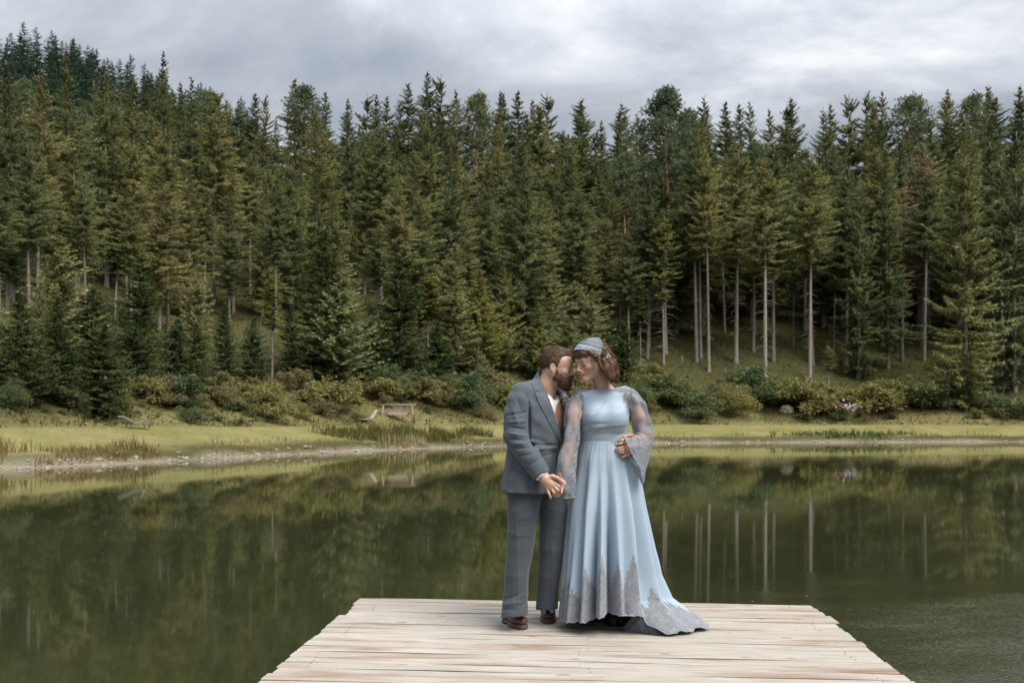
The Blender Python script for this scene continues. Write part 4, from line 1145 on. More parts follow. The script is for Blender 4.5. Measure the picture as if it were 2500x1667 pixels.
class Frame:
    def __init__(s, yaw, pitch, roll=0.0, scale=1.0):
        """yaw: 0 faces the camera, + turns towards +X"""
        y, p = R(yaw), R(pitch)
        f = np.array([math.sin(y) * math.cos(p), -math.cos(y) * math.cos(p), -math.sin(p)])
        l = np.array([math.cos(y), math.sin(y), 0.0]); u = np.cross(f, l)
        r_ = R(roll); l2 = l * math.cos(r_) + u * math.sin(r_); u2 = u * math.cos(r_) - l * math.sin(r_)
        s.f, s.l, s.u, s.s = f, l2, u2, scale; s.o = np.zeros(3); s.M = np.stack([f, l2, u2], 1)
    def pin(s, local, world): s.o = np.asarray(world) - s.M @ (np.asarray(local, float) * s.s); return s
    def __call__(s, f, l, u): return s.o + s.M @ (np.array([f, l, u], float) * s.s)
    def local(s, P): return ((P - s.o) @ s.M) / s.s
def sculpt_head(S, H, fem=0.0):
    q = H.s; E = lambda c, r_, k=.02, mode='u': S.ell(H(*c), np.array(r_) * q, H.M, k * q, mode)
    C = lambda a, b, r0, r1, k=.012, mode='u': S.cone(H(*a), H(*b), r0 * q, r1 * q, k * q, mode)
    j = 1 - .12 * fem
    E((-.014, 0, .036), (.100, .077, .088), .02)
    E((.034, 0, -.022), (.064, .063 * (1 - .03 * fem), .088), .03)
    E((.046, 0, .040), (.052, .062, .052), .03)
    for s_ in (-1, 1):
        C((-.008, s_ * .058 * j, -.045), (.020, s_ * .052 * j, -.085 + .006 * fem), .020, .018 * j, .025)
        C((.020, s_ * .052 * j, -.085 + .006 * fem), (.072, s_ * .014, -.106), .018 * j, .017 * j, .025)
        C((.086, s_ * .040, .016), (.093, s_ * .012, .013), .008 * (1 - .35 * fem), .008 * (1 - .35 * fem), .014)
        E((.060, s_ * .043, -.026), (.026, .024, .020), .018)
        C((.112, s_ * .033, -.004), (.106, s_ * .030, -.006), .014, .014, .010, 's')
        E((.077, s_ * .032, -.003), (.0150, .0165, .0140), .006)
        E((.102, s_ * .0135, -.0385), (.0105, .0068, .0075), .006)
        # ear
        M2 = H.M @ np.array(Matrix.Rotation(R(-12), 3, 'Y'))
        S.ell(H(-.016, s_ * .079, -.006), np.array([.020, .0085, .034]) * q, M2, .006 * q)
        S.ell(H(-.012, s_ * .088, -.004), np.array([.011, .006, .020]) * q, M2, .005 * q, 's')
        S.cone(H(-.005, s_ * .076, -.032), H(-.003, s_ * .077, -.040), .0075 * q, .006 * q, .006 * q)
    C((.094, 0, .010), (.113, 0, -.027), .0075, .0095, .010)
    E((.1165, 0, -.0335), (.0105, .0098, .0088), .008)
    E((.095, 0, -.055), (.018, .020, .012), .012)
    C((.087, -.022, -.0635 + .0035 * fem), (.1030, 0, -.0595), .0040, .0062, .007); C((.087, .022, -.0635 + .0035 * fem), (.1030, 0, -.0595), .0040, .0062, .007)
    C((.087, -.018, -.0690 + .0035 * fem), (.0995, 0, -.0715), .0042, .0070, .007); C((.087, .018, -.0690 + .0035 * fem), (.0995, 0, -.0715), .0042, .0070, .007)
    E((.082, 0, -.100), (.021, .022, .018), .02)
def head_tint(H, L, base, lips, blush):
    """skin colour by place on the head (L: head-local coordinates)"""
    n = len(L); c = np.tile(np.asarray(base, float), (n, 1))
    def spot(p, r_, col, k):
        w = np.exp(-(((L - np.asarray(p)) / np.asarray(r_)) ** 2).sum(1))[:, None] * k
        return c * (1 - w) + np.asarray(col) * w
    for s_ in (-1, 1):
        c = spot((.085, s_ * .044, -.034), (.035, .022, .022), blush, .55)
        c = spot((-.012, s_ * .086, -.006), (.03, .012, .035), blush, .45)
    c = spot((.118, 0, -.036), (.014, .014, .014), blush, .45)
    lip = ((np.abs(L[:, 1]) < .0225) & (L[:, 0] > .088) & (L[:, 2] < -.0555) & (L[:, 2] > -.0785 - 0))[:, None]
    w = np.exp(-((L[:, 2] + .0665) / .0085) ** 4)[:, None] * lip
    return c * (1 - w * .8) + np.asarray(lips) * w * .8
# ------------------------------------------------------------------ the groom
MO = np.array([.14, 6.17, 0.0])
man = tag(empty('person', (MO[0], MO[1], DECK)), 'bearded man in a grey blue suit and brown shoes leaning his forehead to the woman', 'person')
SUIT = (.062, .076, .093)
M_SUIT = cloth_mat('suit_wool', SUIT); M_TROUSER = cloth_mat('trouser_wool', [q * .80 for q in SUIT])
M_LAPEL = cloth_mat('lapel_wool', [q * 1.06 for q in SUIT]); M_SHIRT = cloth_mat('white_shirt', (.60, .60, .61), .8, 700, .06)
M_WAIST = cloth_mat('rust_tie', (.26, .105, .048), .75, 600, .10)
M_BTN = NT('navy_button'); M_BTN = M_BTN.done(M_BTN.bsdf((.02, .035, .075), .3))
M_HAIR_M = hair_mat('brown_hair', (.050, .028, .016), (.165, .096, .056)); M_BEARD = hair_mat('dark_beard', (.050, .026, .016), (.120, .062, .036))
t = NT('brown_leather'); n = t.noise(t.coord('Object'), 30, 5, .65)
M_SHOE = t.done(t.bsdf(t.ramp(n, [(.3, (.055, .032, .024)), (.7, (.120, .072, .052))]), .38, t.bump(n, .3, .003)))
t = NT('shoe_sole'); M_SOLE = t.done(t.bsdf((.085, .058, .042), .7))
t = NT('shoe_heel'); M_BLACK = t.done(t.bsdf((.012, .012, .013), .45))

HM = Frame(79, 6, scale=.91).pin((-.014, -.082, -.006), uv1(634, 362, 6.08))
TY = 58                                                       # the way his chest faces
tf = np.array([math.sin(R(TY)), -math.cos(R(TY)), 0]); tl = np.array([math.cos(R(TY)), math.sin(R(TY)), 0])
# joints
shR = np.array([.062, 6.045, 1.440]); elR = uv1(292, 985, 6.00); wrR = uv1(545, 1350, 5.93)
shL = np.array([.262, 6.34, 1.440]); elL = np.array([.47, 6.47, 1.20]); wrL = uv1(1345, 1020, 6.20)
hipR = np.array([.075, 6.12, .90]); knR = uv2(335, 650, 6.10); anR = uv2(275, 1235, 6.13)
hipL = np.array([.225, 6.24, .90]); knL = uv2(622, 660, 6.22); anL = uv2(582, 1200, 6.30)
chest = np.array([.170, 6.19, 1.30]); pelv = np.array([.148, 6.18, .95]); neck0 = np.array([.200, 6.19, 1.475])
hp = lambda a, b, d: px(1230 + .08503 * a, 1140 + .08503 * b, d)
qp = lambda a, b, d: px(1480 + .1148 * a, 1030 + .1148 * b, d)

B = Sculpt()
sculpt_head(B, HM)
B.chain([HM(-.030, 0, -.040), (HM(-.040, 0, -.10) + neck0) / 2, neck0, chest + (0, 0, .08)], [.058, .060, .066, .08], .03)
B.ell(chest, (.16, .10, .17), np.stack([tl, tf, (0, 0, 1)], 1), .04)
B.ell(pelv, (.135, .085, .12), np.stack([tl, tf, (0, 0, 1)], 1), .06)
B.cone(chest, pelv, .09, .085, .05)
for a, b, c_ in ((shR, elR, wrR), (shL, elL, wrL)):
    B.cone(chest + (0, 0, .10), a + (0, 0, -.03), .05, .045, .03); B.chain([a + (0, 0, -.03), b, c_], [.046, .041, .029], .02)
for a, b, c_ in ((hipR, knR, anR), (hipL, knL, anL)):
    B.chain([a, b, c_ + (0, 0, .02)], [.078, .052, .036], .03)
fx = lambda u, v: (lambda p: np.array([p[0], p[1], 0.0]))(px(1180 + .26782 * u, 1160 + .26782 * v, FPX * 1.27 / (1160 + .26782 * v - HOR)))
FEET = [(fx(205, 1330), fx(365, 1405)), (fx(588, 1270), fx(592, 1352))]
for an, (he, to) in zip((anR, anL), FEET):
    fd = (to - he); B.chain([an + (0, 0, .02), he + fd * .25 + (0, 0, .10), he + fd * .25 + (0, 0, .055), he + fd * .70 + (0, 0, .045)], [.036, .032, .026, .020], .02)
# right hand, back of the hand to the camera, fingers closing on hers
dk = 5.925
palm = [hp(1150, 300, dk), hp(1260, 390, dk - .004), hp(1370, 480, dk - .008)]
B.chain([wrR, palm[0]], [.029, .028], .015)
for (a, b), d0 in (((1470, 470), 0), ((1420, 530), -.003), ((1340, 590), -.003), ((1240, 600), 0)):
    B.cone(hp(1175, 330, dk), hp(a, b, dk + d0 - .006), .021, .0125, .016)
B.cone(hp(1200, 380, dk), hp(1400, 500, dk - .004), .026, .018, .02)
FR = [.0098, .0090, .0082, .0076]
for ch in ([(1490, 455, -.010), (1590, 560, -.020), (1585, 660, -.010), (1560, 690, .004)],
           [(1430, 520, -.012), (1530, 650, -.024), (1530, 720, -.012), (1500, 750, .004)],
           [(1350, 585, -.010), (1440, 725, -.022), (1450, 770, -.010), (1430, 790, .004)],
           [(1240, 610, -.006), (1300, 760, -.014), (1335, 840, -.012), (1345, 885, -.006)]):
    B.chain([hp(a, b, dk + d) for a, b, d in ch], FR, .004)
B.chain([hp(1230, 300, dk - .006), hp(1400, 260, dk - .016), hp(1540, 310, dk - .022), hp(1690, 430, dk - .020)], [.017, .0125, .0108, .0088], .008)
# left hand coming round her waist
dl = 6.055
B.chain([wrL, qp(560, 330, 6.10)], [.028, .026], .015)
B.cone(qp(560, 320, 6.095), qp(520, 420, 6.08), .022, .020, .015)
for ch in ([(540, 275, .030), (470, 285, -.004), (380, 315, -.010), (300, 345, -.004)], [(520, 330, .026), (430, 365, -.008), (340, 390, -.014), (262, 398, -.006)],
           [(500, 395, .022), (400, 440, -.010), (300, 462, -.016), (195, 480, -.006)], [(500, 450, .022), (420, 490, -.004), (330, 515, -.008), (240, 525, .004)]):
    B.chain([qp(a, b, dl + d) for a, b, d in ch], [.0105, .0098, .0092, .0080], .004)
me, vp = B.mesh('body', (-.25, 5.75, 0.0), (.80, 6.62, 1.85), .0034, MO)
L = HM.local(vp)
tint = head_tint(HM, L, (.43, .265, .195), (.34, .16, .13), (.46, .225, .165))
hnd = (vp[:, 2] < 1.3)
tint[hnd] = np.array([.41, .250, .185]); tint[vp[:, 2] < .40] = np.array([.05, .04, .035])
attr_col(me, 'tint', tint); body_m = add('body', me, M_SKIN, man)
# eyelids, brows
def face_bits(H, par, brow, lash, brow_col, sides=(-1, 1), thick=.0034):
    t = NT('brow_hair'); mb = t.done(t.bsdf(brow_col, .7)); t = NT('lash_hair'); ml = t.done(t.bsdf([q * .35 for q in brow_col], .6))
    q = H.s
    for s_ in sides:
        g = Geo(); g.tube([tuple(H(f, s_ * l, u) - np.asarray(par)) for f, l, u in brow], [thick * .6 * q, thick * q, thick * q, thick * .4 * q], 6); g.add('eyebrow', mb, None, smooth=True).parent = H.owner
        g = Geo(); g.tube([tuple(H(f, s_ * l, u) - np.asarray(par)) for f, l, u in lash], [.0010 * q, .0022 * q, .0022 * q, .0010 * q], 5); g.add('eyelashes', ml, None, smooth=True).parent = H.owner
HM.owner = man
face_bits(HM, MO, [(.1035, .012, .017), (.1035, .024, .022), (.0975, .037, .023), (.084, .050, .017)], [(.0905, .019, -.009), (.0945, .027, -.0118), (.0925, .037, -.0115), (.084, .047, -.008)], (.055, .030, .018))
# hair
Hs = Sculpt(); q = HM.s
Hs.ell(HM(-.018, 0, .040), np.array([.105, .083, .093]) * q, HM.M, .02)
Hs.ell(HM(.010, 0, .090), np.array([.078, .060, .042]) * q, HM.M, .03)
prof = [(-.150, -.075), (-.080, -.083), (-.058, -.055), (-.040, -.022), (-.028, .022), (-.004, .030), (.004, -.012), (.016, -.014), (.020, .022), (.030, .040), (.034, .066), (.052, .082), (.080, .090), (.100, .100), (.10, .17), (-.16, .17)]
Hs.fn(lambda P: poly_sd(HM.local(P)[:, 0], HM.local(P)[:, 2], prof), 'i')
Hs.fn(lambda P: .0016 * np.sin(HM.local(P)[:, 1] * 420 + HM.local(P)[:, 0] * 60) * np.sin(HM.local(P)[:, 0] * 90 + 1), 'd')
lo = HM.o - .2; hi = HM.o + .2
me, vp = Hs.mesh('hair', lo, hi, .0034, MO); hair = add('hair', me, M_HAIR_M, man)
def strands_on(vp, me, H, flow, n, steps, length, width, rng, solid, lift=.0012, keep=None, rise=0.0):
    """hairs that follow the flow and lie on the sculpted mass"""
    nrm = np.zeros(len(vp) * 3, dtype=np.float32); me.vertices.foreach_get('normal', nrm); nrm = nrm.reshape(-1, 3)
    c_ = np.arange(len(vp))
    if keep is not None: c_ = c_[keep(H.local(vp), nrm @ H.M)]
    i = rng.choice(c_, n); p = vp[i].copy(); N = nrm[i].astype(float); pts = [p.copy()]
    ln = length * rng.uniform(.6, 1.3, (n, 1)); off_ = lift * rng.uniform(.3, 1.6, n)
    for k in range(steps):
        d = flow(H.local(p)) @ H.M.T + rng.normal(0, .06, (n, 3)); d = unit(d - (d * N).sum(1, keepdims=True) * N)
        p = p + d * ln / steps
        e0 = solid.eval(p); e_ = .002
        N = unit(np.stack([solid.eval(p + e_ * np.eye(3)[a]) - e0 for a in range(3)], 1))
        p = p + N * np.clip(off_ + rise * (k + 1) / steps - e0, -.006, .006)[:, None]; pts.append(p.copy())
    return ribbon_strands(p, np.stack(pts, 1), width, rng)
rngP = np.random.default_rng(99)
def flow_short(L):
    side = np.clip((.075 - L[:, 2]) / .06, 0, 1)[:, None]
    return np.concatenate([(-1.0 + .25 * side), (L[:, 1:2] * 3) * (1 - side), -.15 - .9 * side], 1)
V, F = strands_on(vp, me, HM, flow_short, 4600, 4, .030, .0008, rngP, Hs, .0015, rise=.003)
add('hair_strands', mesh_np('hair_strands', V - MO, F, True), M_HAIR_M, man)['kind'] = 'stuff'
# beard
Bs = Sculpt()
C = lambda a, b, r0, r1, k=.014: Bs.cone(HM(*a), HM(*b), r0 * .93, r1 * .93, k)
for s_ in (-1, 1):
    C((.008, s_ * .066, -.022), (.016, s_ * .058, -.072), .010, .019, .02); C((.016, s_ * .058, -.072), (.060, s_ * .030, -.108), .020, .028, .02)
    C((.040, s_ * .050, -.066), (.066, s_ * .034, -.085), .013, .018, .02)
    C((.110, s_ * .004, -.0505), (.094, s_ * .027, -.064), .0062, .0062, .006); C((.094, s_ * .027, -.064), (.082, s_ * .030, -.092), .010, .016, .012)
C((.056, 0, -.104), (.066, 0, -.118), .032, .026, .02); C((.088, 0, -.090), (.084, 0, -.118), .016, .020, .02); C((.076, 0, -.116), (.084, 0, -.134), .024, .015, .02)
Bs.cone(HM(.120, 0, -.067), HM(.095, 0, -.066), .008, .006, .004, 's')
Bs.fn(lambda P: .0018 * np.sin(HM.local(P)[:, 1] * 300 + 2 * np.sin(HM.local(P)[:, 2] * 130)) * np.sin(HM.local(P)[:, 0] * 210), 'd')
me, vp = Bs.mesh('beard', lo, hi, .0034, MO); add('beard', me, M_BEARD, man)
V, F = strands_on(vp, me, HM, lambda L: np.stack([.35 + L[:, 0] * 0, L[:, 1] * 2, -1 + L[:, 2] * 0], 1), 3800, 4, .020, .0008, rngP, Bs, .0015, rise=.003)
add('beard_strands', mesh_np('beard_strands', V - MO, F, True), M_BEARD, man)['kind'] = 'stuff'

# jacket
rings = np.array([  # z, centre x, centre y, half width, half depth
    (.855, .112, 6.17, .212, .158), (.92, .118, 6.175, .210, .156), (1.04, .132, 6.18, .202, .150), (1.15, .146, 6.185, .208, .152), (1.28, .165, 6.19, .218, .152),
    (1.38, .178, 6.19, .218, .138), (1.44, .183, 6.19, .196, .118), (1.485, .188, 6.19, .150, .095), (1.520, .190, 6.19, .095, .080)])
def torso(P, inset=0.0):
    z = P[:, 2]; g_ = lambda i: np.interp(z, rings[:, 0], rings[:, i])
    x = P[:, 0] - g_(1); y = P[:, 1] - g_(2); a, b = g_(3) - inset, g_(4) - inset
    r_ = (np.abs((x * tl[0] + y * tl[1]) / a) ** 2.35 + np.abs((x * tf[0] + y * tf[1]) / b) ** 2.35) ** (1 / 2.35)
    return (r_ - 1) * np.minimum(a, b) * .85
J = Sculpt()
J.fn(lambda P: np.maximum(torso(P), P[:, 2] - 1.515), 'u', .02)
J.cone(neck0 + (-.02, -.03, .01), shR + (-.005, 0, .016), .060, .062, .03)
J.cone(neck0 + (.03, .03, .0), shL + (0, 0, .012), .060, .062, .03)
J.fn(lambda P: .836 + .02 * (P[:, 0] < -9) - P[:, 2] + .042 * (.35 - P[:, 0]), 'i')          # hem, lower at the back
J.chain([shR + (.02, .02, .0), shR + (-.012, -.004, -.045), (shR + elR) / 2 + (-.012, 0, 0), elR, (elR * .45 + wrR * .55), uv1(520, 1330, 5.94)], [.070, .082, .078, .0725, .0660, .0560], .018, .006)
J.chain([shL, elL, wrL * .8 + elL * .2], [.078, .070, .056], .03)
cuff_n = unit((wrR - elR)[None])[0]; cuff_p = uv1(532, 1345, 5.93)
def cuff_cut(P):
    q_ = P - cuff_p; a_ = q_ @ cuff_n; rd = np.linalg.norm(q_ - a_[:, None] * cuff_n, axis=1)
    return np.where((np.abs(a_) < .075) & (rd < .062), a_, -1.0)
J.fn(cuff_cut, 'i')
nk = unit((HM(-.035, 0, -.05) - neck0)[None])[0]
J.cone(neck0 + nk * -.02, neck0 + nk * .085, .096, .083, .012)
J.fn(lambda P: np.where(P[:, 2] > 1.42, (P - (neck0 + nk * .098)) @ nk + .95 * np.maximum((P - neck0) @ tf + .02, -.03), -1), 'i')
# the open front: a V down to the top button
vee = [(1180 + .26786 * u, 800 + .26786 * v) for u, v in [(520, 380), (548, 520), (600, 640), (648, 780), (690, 920), (712, 1030), (740, 900), (744, 760), (712, 640), (690, 540), (700, 380)]]
J.fn(lambda P: np.maximum(poly_sd(*view_px(P), vee) / 395.0, P[:, 1] - 6.19), 's', .004)
J.cone(HM(-.03, 0, -.04), neck0 + (.01, 0, -.05), .068, .078, .006, 's')
for u0, v0, u1, v1, amp, w in [
        (415, 690, 418, 1010, .011, .011), (418, 1010, 470, 1110, .010, .010), (385, 600, 415, 700, .007, .012),            # the arm against the chest
        (215, 800, 390, 770, .006, .010), (225, 860, 400, 850, -.006, .010), (235, 905, 400, 930, .006, .010), (235, 960, 400, 985, -.007, .011), (240, 1010, 380, 1030, .007, .010),
        (255, 1060, 400, 1050, -.005, .010), (280, 1100, 430, 1095, .005, .010), (330, 1170, 470, 1150, .004, .011), (250, 700, 330, 900, -.004, .014), (300, 640, 345, 760, .004, .014),
        (400, 1260, 500, 1210, .004, .012), (290, 620, 300, 1000, -.003, .02),
        (430, 800, 560, 900, -.003, .03), (440, 1060, 690, 1075, .005, .013), (480, 1110, 680, 1090, -.005, .012), (520, 1180, 690, 1120, .004, .012), (430, 1000, 560, 1040, .004, .016),
        (200, 1100, 180, 1440, .005, .012), (250, 1180, 235, 1440, -.004, .016), (430, 1330, 420, 1530, .004, .014), (560, 1240, 590, 1500, -.004, .02), (690, 1080, 640, 1300, .004, .012)]:
    f_, c_, r_ = fold(u0, v0, u1, v1, amp * 1.3, w * .78, 6.02); J.fn(f_, 'd', 0, c_, r_)
J.fn(lambda P: .0022 * np.sin(P[:, 0] * 31 + P[:, 2] * 17) * np.sin(P[:, 2] * 23 + P[:, 1] * 29 + 1.3) + .0012 * np.sin(P[:, 0] * 70 + 3 * np.sin(P[:, 2] * 22)), 'd')
me, vp = J.mesh('jacket', (-.22, 5.78, .78), (.72, 6.62, 1.64), .0045, MO, 1)
jacket = add('jacket', me, M_SUIT, man); bj = bvh_of(me, MO)
# shirt and neck opening
Sh = Sculpt()
Sh.fn(lambda P: np.maximum(np.maximum(torso(P, .024), P[:, 2] - 1.50), 1.0 - P[:, 2]), 'u', .02)
Sh.chain([HM(-.035, 0, -.075) + (0, 0, -.02), neck0], [.066, .074], .02)
Sh.fn(lambda P: (P[:, 2] - 1.475) + .55 * ((P - neck0) @ tf), 'i')
Sh.cone(HM(-.03, 0, -.04), neck0 + tf * .06 + (0, 0, -.02), .060, .045, .008, 's')
for u0, v0, u1, v1, amp, w in [(575, 560, 650, 760, -.004, .008), (600, 560, 668, 700, .004, .006), (640, 600, 668, 760, .006, .006)]:
    f_, c_, r_ = fold(u0, v0, u1, v1, amp, w, 6.02); Sh.fn(f_, 'd', 0, c_, r_)
me, vp = Sh.mesh('shirt', (-.1, 5.85, .98), (.5, 6.5, 1.62), .005, MO); shirt = add('shirt', me, M_SHIRT, man); bs = bvh_of(me, MO)
# lapels, collar, waistcoat, pockets, buttons
def on_jacket(name, poly, off, th, mat, par=jacket, bv=bj):
    return add(name, panel(poly, bv, off, th, origin=MO, name=name), mat, par)
on_jacket('waistcoat', [(668, 700), (705, 650), (722, 720), (728, 860), (716, 985), (700, 940), (672, 830), (655, 770)], .001, .004, M_WAIST, man, bs)
on_jacket('lapel', [(470, 588), (500, 582), (556, 552), (604, 650), (650, 790), (692, 925), (714, 1032), (700, 1046), (640, 930), (560, 780), (508, 690)], .0015, .0045, M_LAPEL)
on_jacket('collar', [(496, 448), (514, 456), (532, 486), (558, 548), (500, 578), (478, 566), (470, 585), (444, 505), (466, 478)], .002, .005, M_LAPEL)
on_jacket('lapel', [(684, 556), (706, 590), (742, 700), (752, 800), (745, 930), (716, 1034), (724, 900), (722, 740), (700, 640)], .001, .0045, M_LAPEL)
on_jacket('pocket_flap', [(284, 1288), (300, 1278), (352, 1284), (398, 1300), (432, 1342), (420, 1352), (380, 1322), (300, 1302)], .0008, .004, M_LAPEL)
for u, v in ((690, 1066), (672, 1216)):
    c_ = bj.ray_cast(Vector((0, 0, 1.27)), (Vector(uv1(u, v, 6.0)) - Vector((0, 0, 1.27))).normalized())[0]
    if c_ is not None:
        d = Vector(tf) * .6 + Vector((0, -1, 0)) * .4; d.normalize(); g = Geo(); c_ = c_ - Vector(MO); g.tube([c_ - d * .002, c_ + d * .004, c_ + d * .005], [.0105, .0105, .008], 12); g.add('button', M_BTN, jacket, smooth=False)
# shirt cuff
g = Geo(); a = cuff_p - cuff_n * .015; b = cuff_p + cuff_n * .010; g.tube([tuple(a - MO), tuple(b - MO)], [.041, .040], 20); g.add('shirt_cuff', M_SHIRT, man, smooth=True)
# flowers in his buttonhole
g = empty('buttonhole_flower', tuple(uv1(738, 630, 5.98) - MO)); g.parent = man
t = NT('dried_petals'); mp = t.done(t.bsdf((.45, .30, .22), .8)); t = NT('dried_leaf'); mlf = t.done(t.bsdf((.10, .085, .05), .8))
rr = np.random.default_rng(3)
for nm, mt, ct, sz, sp in (('petals', mp, 30, .009, .007), ('leaves', mlf, 34, .013, .011)):
    P_ = rr.normal(0, 1, (ct, 3)) * [sp, .006, sp * 1.5] + ([0, -.008, .008] if nm == 'petals' else [0, 0, -.012])
    V, F = cards(P_, rr.normal(0, 1, (ct, 3)), rr.normal(0, 1, (ct, 3)), np.full(ct, sz), np.full(ct, sz * .7)); o = add(nm, mesh_np(nm, V, F), mt, g); o['kind'] = 'stuff'

# trousers
T = Sculpt()
T.fn(lambda P: np.maximum(torso(P, .030) + 0, np.maximum(P[:, 2] - 1.06, .86 - P[:, 2])), 'u', .03)
hemR = uv2(283, 1258, 6.10); hemL = uv2(580, 1195, 6.27)
T.chain([hipR + (0, 0, -.03), uv2(365, 330, 6.10), uv2(350, 520, 6.10), knR, uv2(308, 900, 6.10), uv2(298, 1100, 6.11), hemR + (0, 0, -.03)], [.110, .096, .088, .082, .077, .078, .084], .03, .006)
T.chain([hipL + (0, 0, -.03), uv2(640, 330, 6.22), uv2(632, 520, 6.22), knL, uv2(600, 900, 6.24), uv2(585, 1080, 6.26), hemL + (0, 0, -.02)], [.104, .091, .085, .079, .071, .068, .070], .03, .006)
hz = lambda u, v: float(uv2(u, v, 6.1)[2])
T.fn(lambda P: np.where(P[:, 0] < .125, hz(200, 1290) - P[:, 2] + .10 * (P[:, 0] + .03) - .10 * (P[:, 1] - 6.1), .100 - P[:, 2] - .08 * (P[:, 1] - 6.27)), 'i')
for u0, v0, u1, v1, amp, w in [
        (510, 300, 470, 560, .006, .016), (300, 300, 320, 1240, -.004, .010), (330, 340, 480, 330, .005, .014), (300, 400, 470, 380, -.004, .014), (330, 470, 490, 440, .004, .014),
        (250, 520, 330, 560, -.004, .014), (260, 600, 420, 560, .004, .016), (420, 700, 410, 1180, .006, .014), (250, 820, 230, 1180, .004, .016),
        (200, 1130, 330, 1090, .007, .012), (190, 1180, 360, 1150, -.007, .012), (180, 1220, 300, 1225, .006, .010), (330, 1120, 400, 1060, -.006, .012), (340, 1210, 410, 1130, .006, .010),
        (640, 350, 560, 330, .005, .014), (620, 600, 660, 1100, -.004, .012), (540, 700, 530, 1080, .005, .014), (500, 1090, 640, 1020, .007, .012), (500, 1140, 660, 1090, -.007, .012),
        (510, 1190, 660, 1160, .006, .010), (690, 880, 640, 1050, .006, .014), (570, 240, 540, 330, .010, .010), (600, 200, 520, 330, -.004, .016)]:
    f_, c_, r_ = fold(u0, v0, u1, v1, amp * (.6 if v0 < 700 and abs(u1 - u0) > abs(v1 - v0) else 1.0), w * .8, 6.05, True); T.fn(f_, 'd', 0, c_, r_)
T.fn(lambda P: .0016 * np.sin(P[:, 0] * 25 + P[:, 2] * 13) * np.sin(P[:, 2] * 19 + P[:, 1] * 21), 'd')
me, vp = T.mesh('trousers', (-.2, 5.9, .02), (.5, 6.5, 1.08), .0048, MO, 1); add('trousers', me, M_TROUSER, man)

# shoes
def shoe(heel, toe, size, par, origin, mats, sole=.022, heel_h=.03, tall=.10):
    heel = np.array(heel, float); toe = np.array(toe, float); d = toe - heel; L_ = np.linalg.norm(d); f = d / L_; l = np.array([-f[1], f[0], 0])
    W = lambda a, b, z: heel + f * a * L_ + l * b + np.array([0, 0, z])
    S = Sculpt(); w = size; zb = sole
    S.ell(W(.16, 0, zb + .028), (.040, .036, .05), np.stack([f, l, (0, 0, 1)], 1), .02)
    S.ell(W(.74, 0, zb + .026), (.085, w * .048, .040), np.stack([f, l, (0, 0, 1)], 1), .03)
    S.cone(W(.2, 0, zb + .035), W(.66, 0, zb + .030), .036, w * .040, .03)
    S.cone(W(.22, 0, zb + .06), W(.20, 0, zb + tall), .038, .042, .03); S.cone(W(.30, 0, zb + .07), W(.62, 0, zb + .042), .035, .026, .03)
    S.fn(lambda P: zb - P[:, 2], 'i')
    for a in (.40, .48, .56):
        f_ = Sculpt.f_cone(W(a, -.022, zb + .085 - a * .06), W(a, .022, zb + .085 - a * .06), .004, .004); S.fn(lambda P, f_=f_: -.003 * np.exp(-np.maximum(f_(P), 0) ** 2 / .00002), 'd')
    me, _ = S.mesh('upper', W(.5, 0, 0) - (.24, .24, .0), W(.5, 0, 0) + (.24, .24, .2), .0035, origin)
    up = add('shoe', me, mats[0], par)
    So = Sculpt(); So.ell(W(.15, 0, zb * .5), (.044, .039, .2), np.stack([f, l, (0, 0, 1)], 1), .03); So.ell(W(.72, 0, zb * .5), (.092, w * .053, .2), np.stack([f, l, (0, 0, 1)], 1), .03); So.cone(W(.2, 0, zb * .5), W(.6, 0, zb * .5), .036, w * .042, .03)
    So.fn(lambda P: np.maximum(P[:, 2] - zb - .004, -P[:, 2] + .002), 'i')
    So.fn(lambda P: np.where(np.abs((P - heel) @ f / L_ - .38) < .10, heel_h * .35 - P[:, 2], -1.0), 'i')
    me, _ = So.mesh('sole', W(.5, 0, 0) - (.24, .24, .01), W(.5, 0, 0) + (.24, .24, .06), .0035, origin); add('sole', me, mats[1], up)
    for a in (.42, .50, .58):
        g = Geo(); z_ = zb + .083 - (a - .4) * .14; g.tube([tuple(W(a, -.020, z_ - .006) - origin), tuple(W(a, 0, z_) - origin), tuple(W(a, .020, z_ - .006) - origin)], .0025, 5); g.add('lace', mats[1], up)
    return up
shoe(*FEET[0], 1.0, man, MO, (M_SHOE, M_SOLE), .024, .03, .09)
shoe(*FEET[1], .95, man, MO, (M_SHOE, M_SOLE), .024, .03, .09)
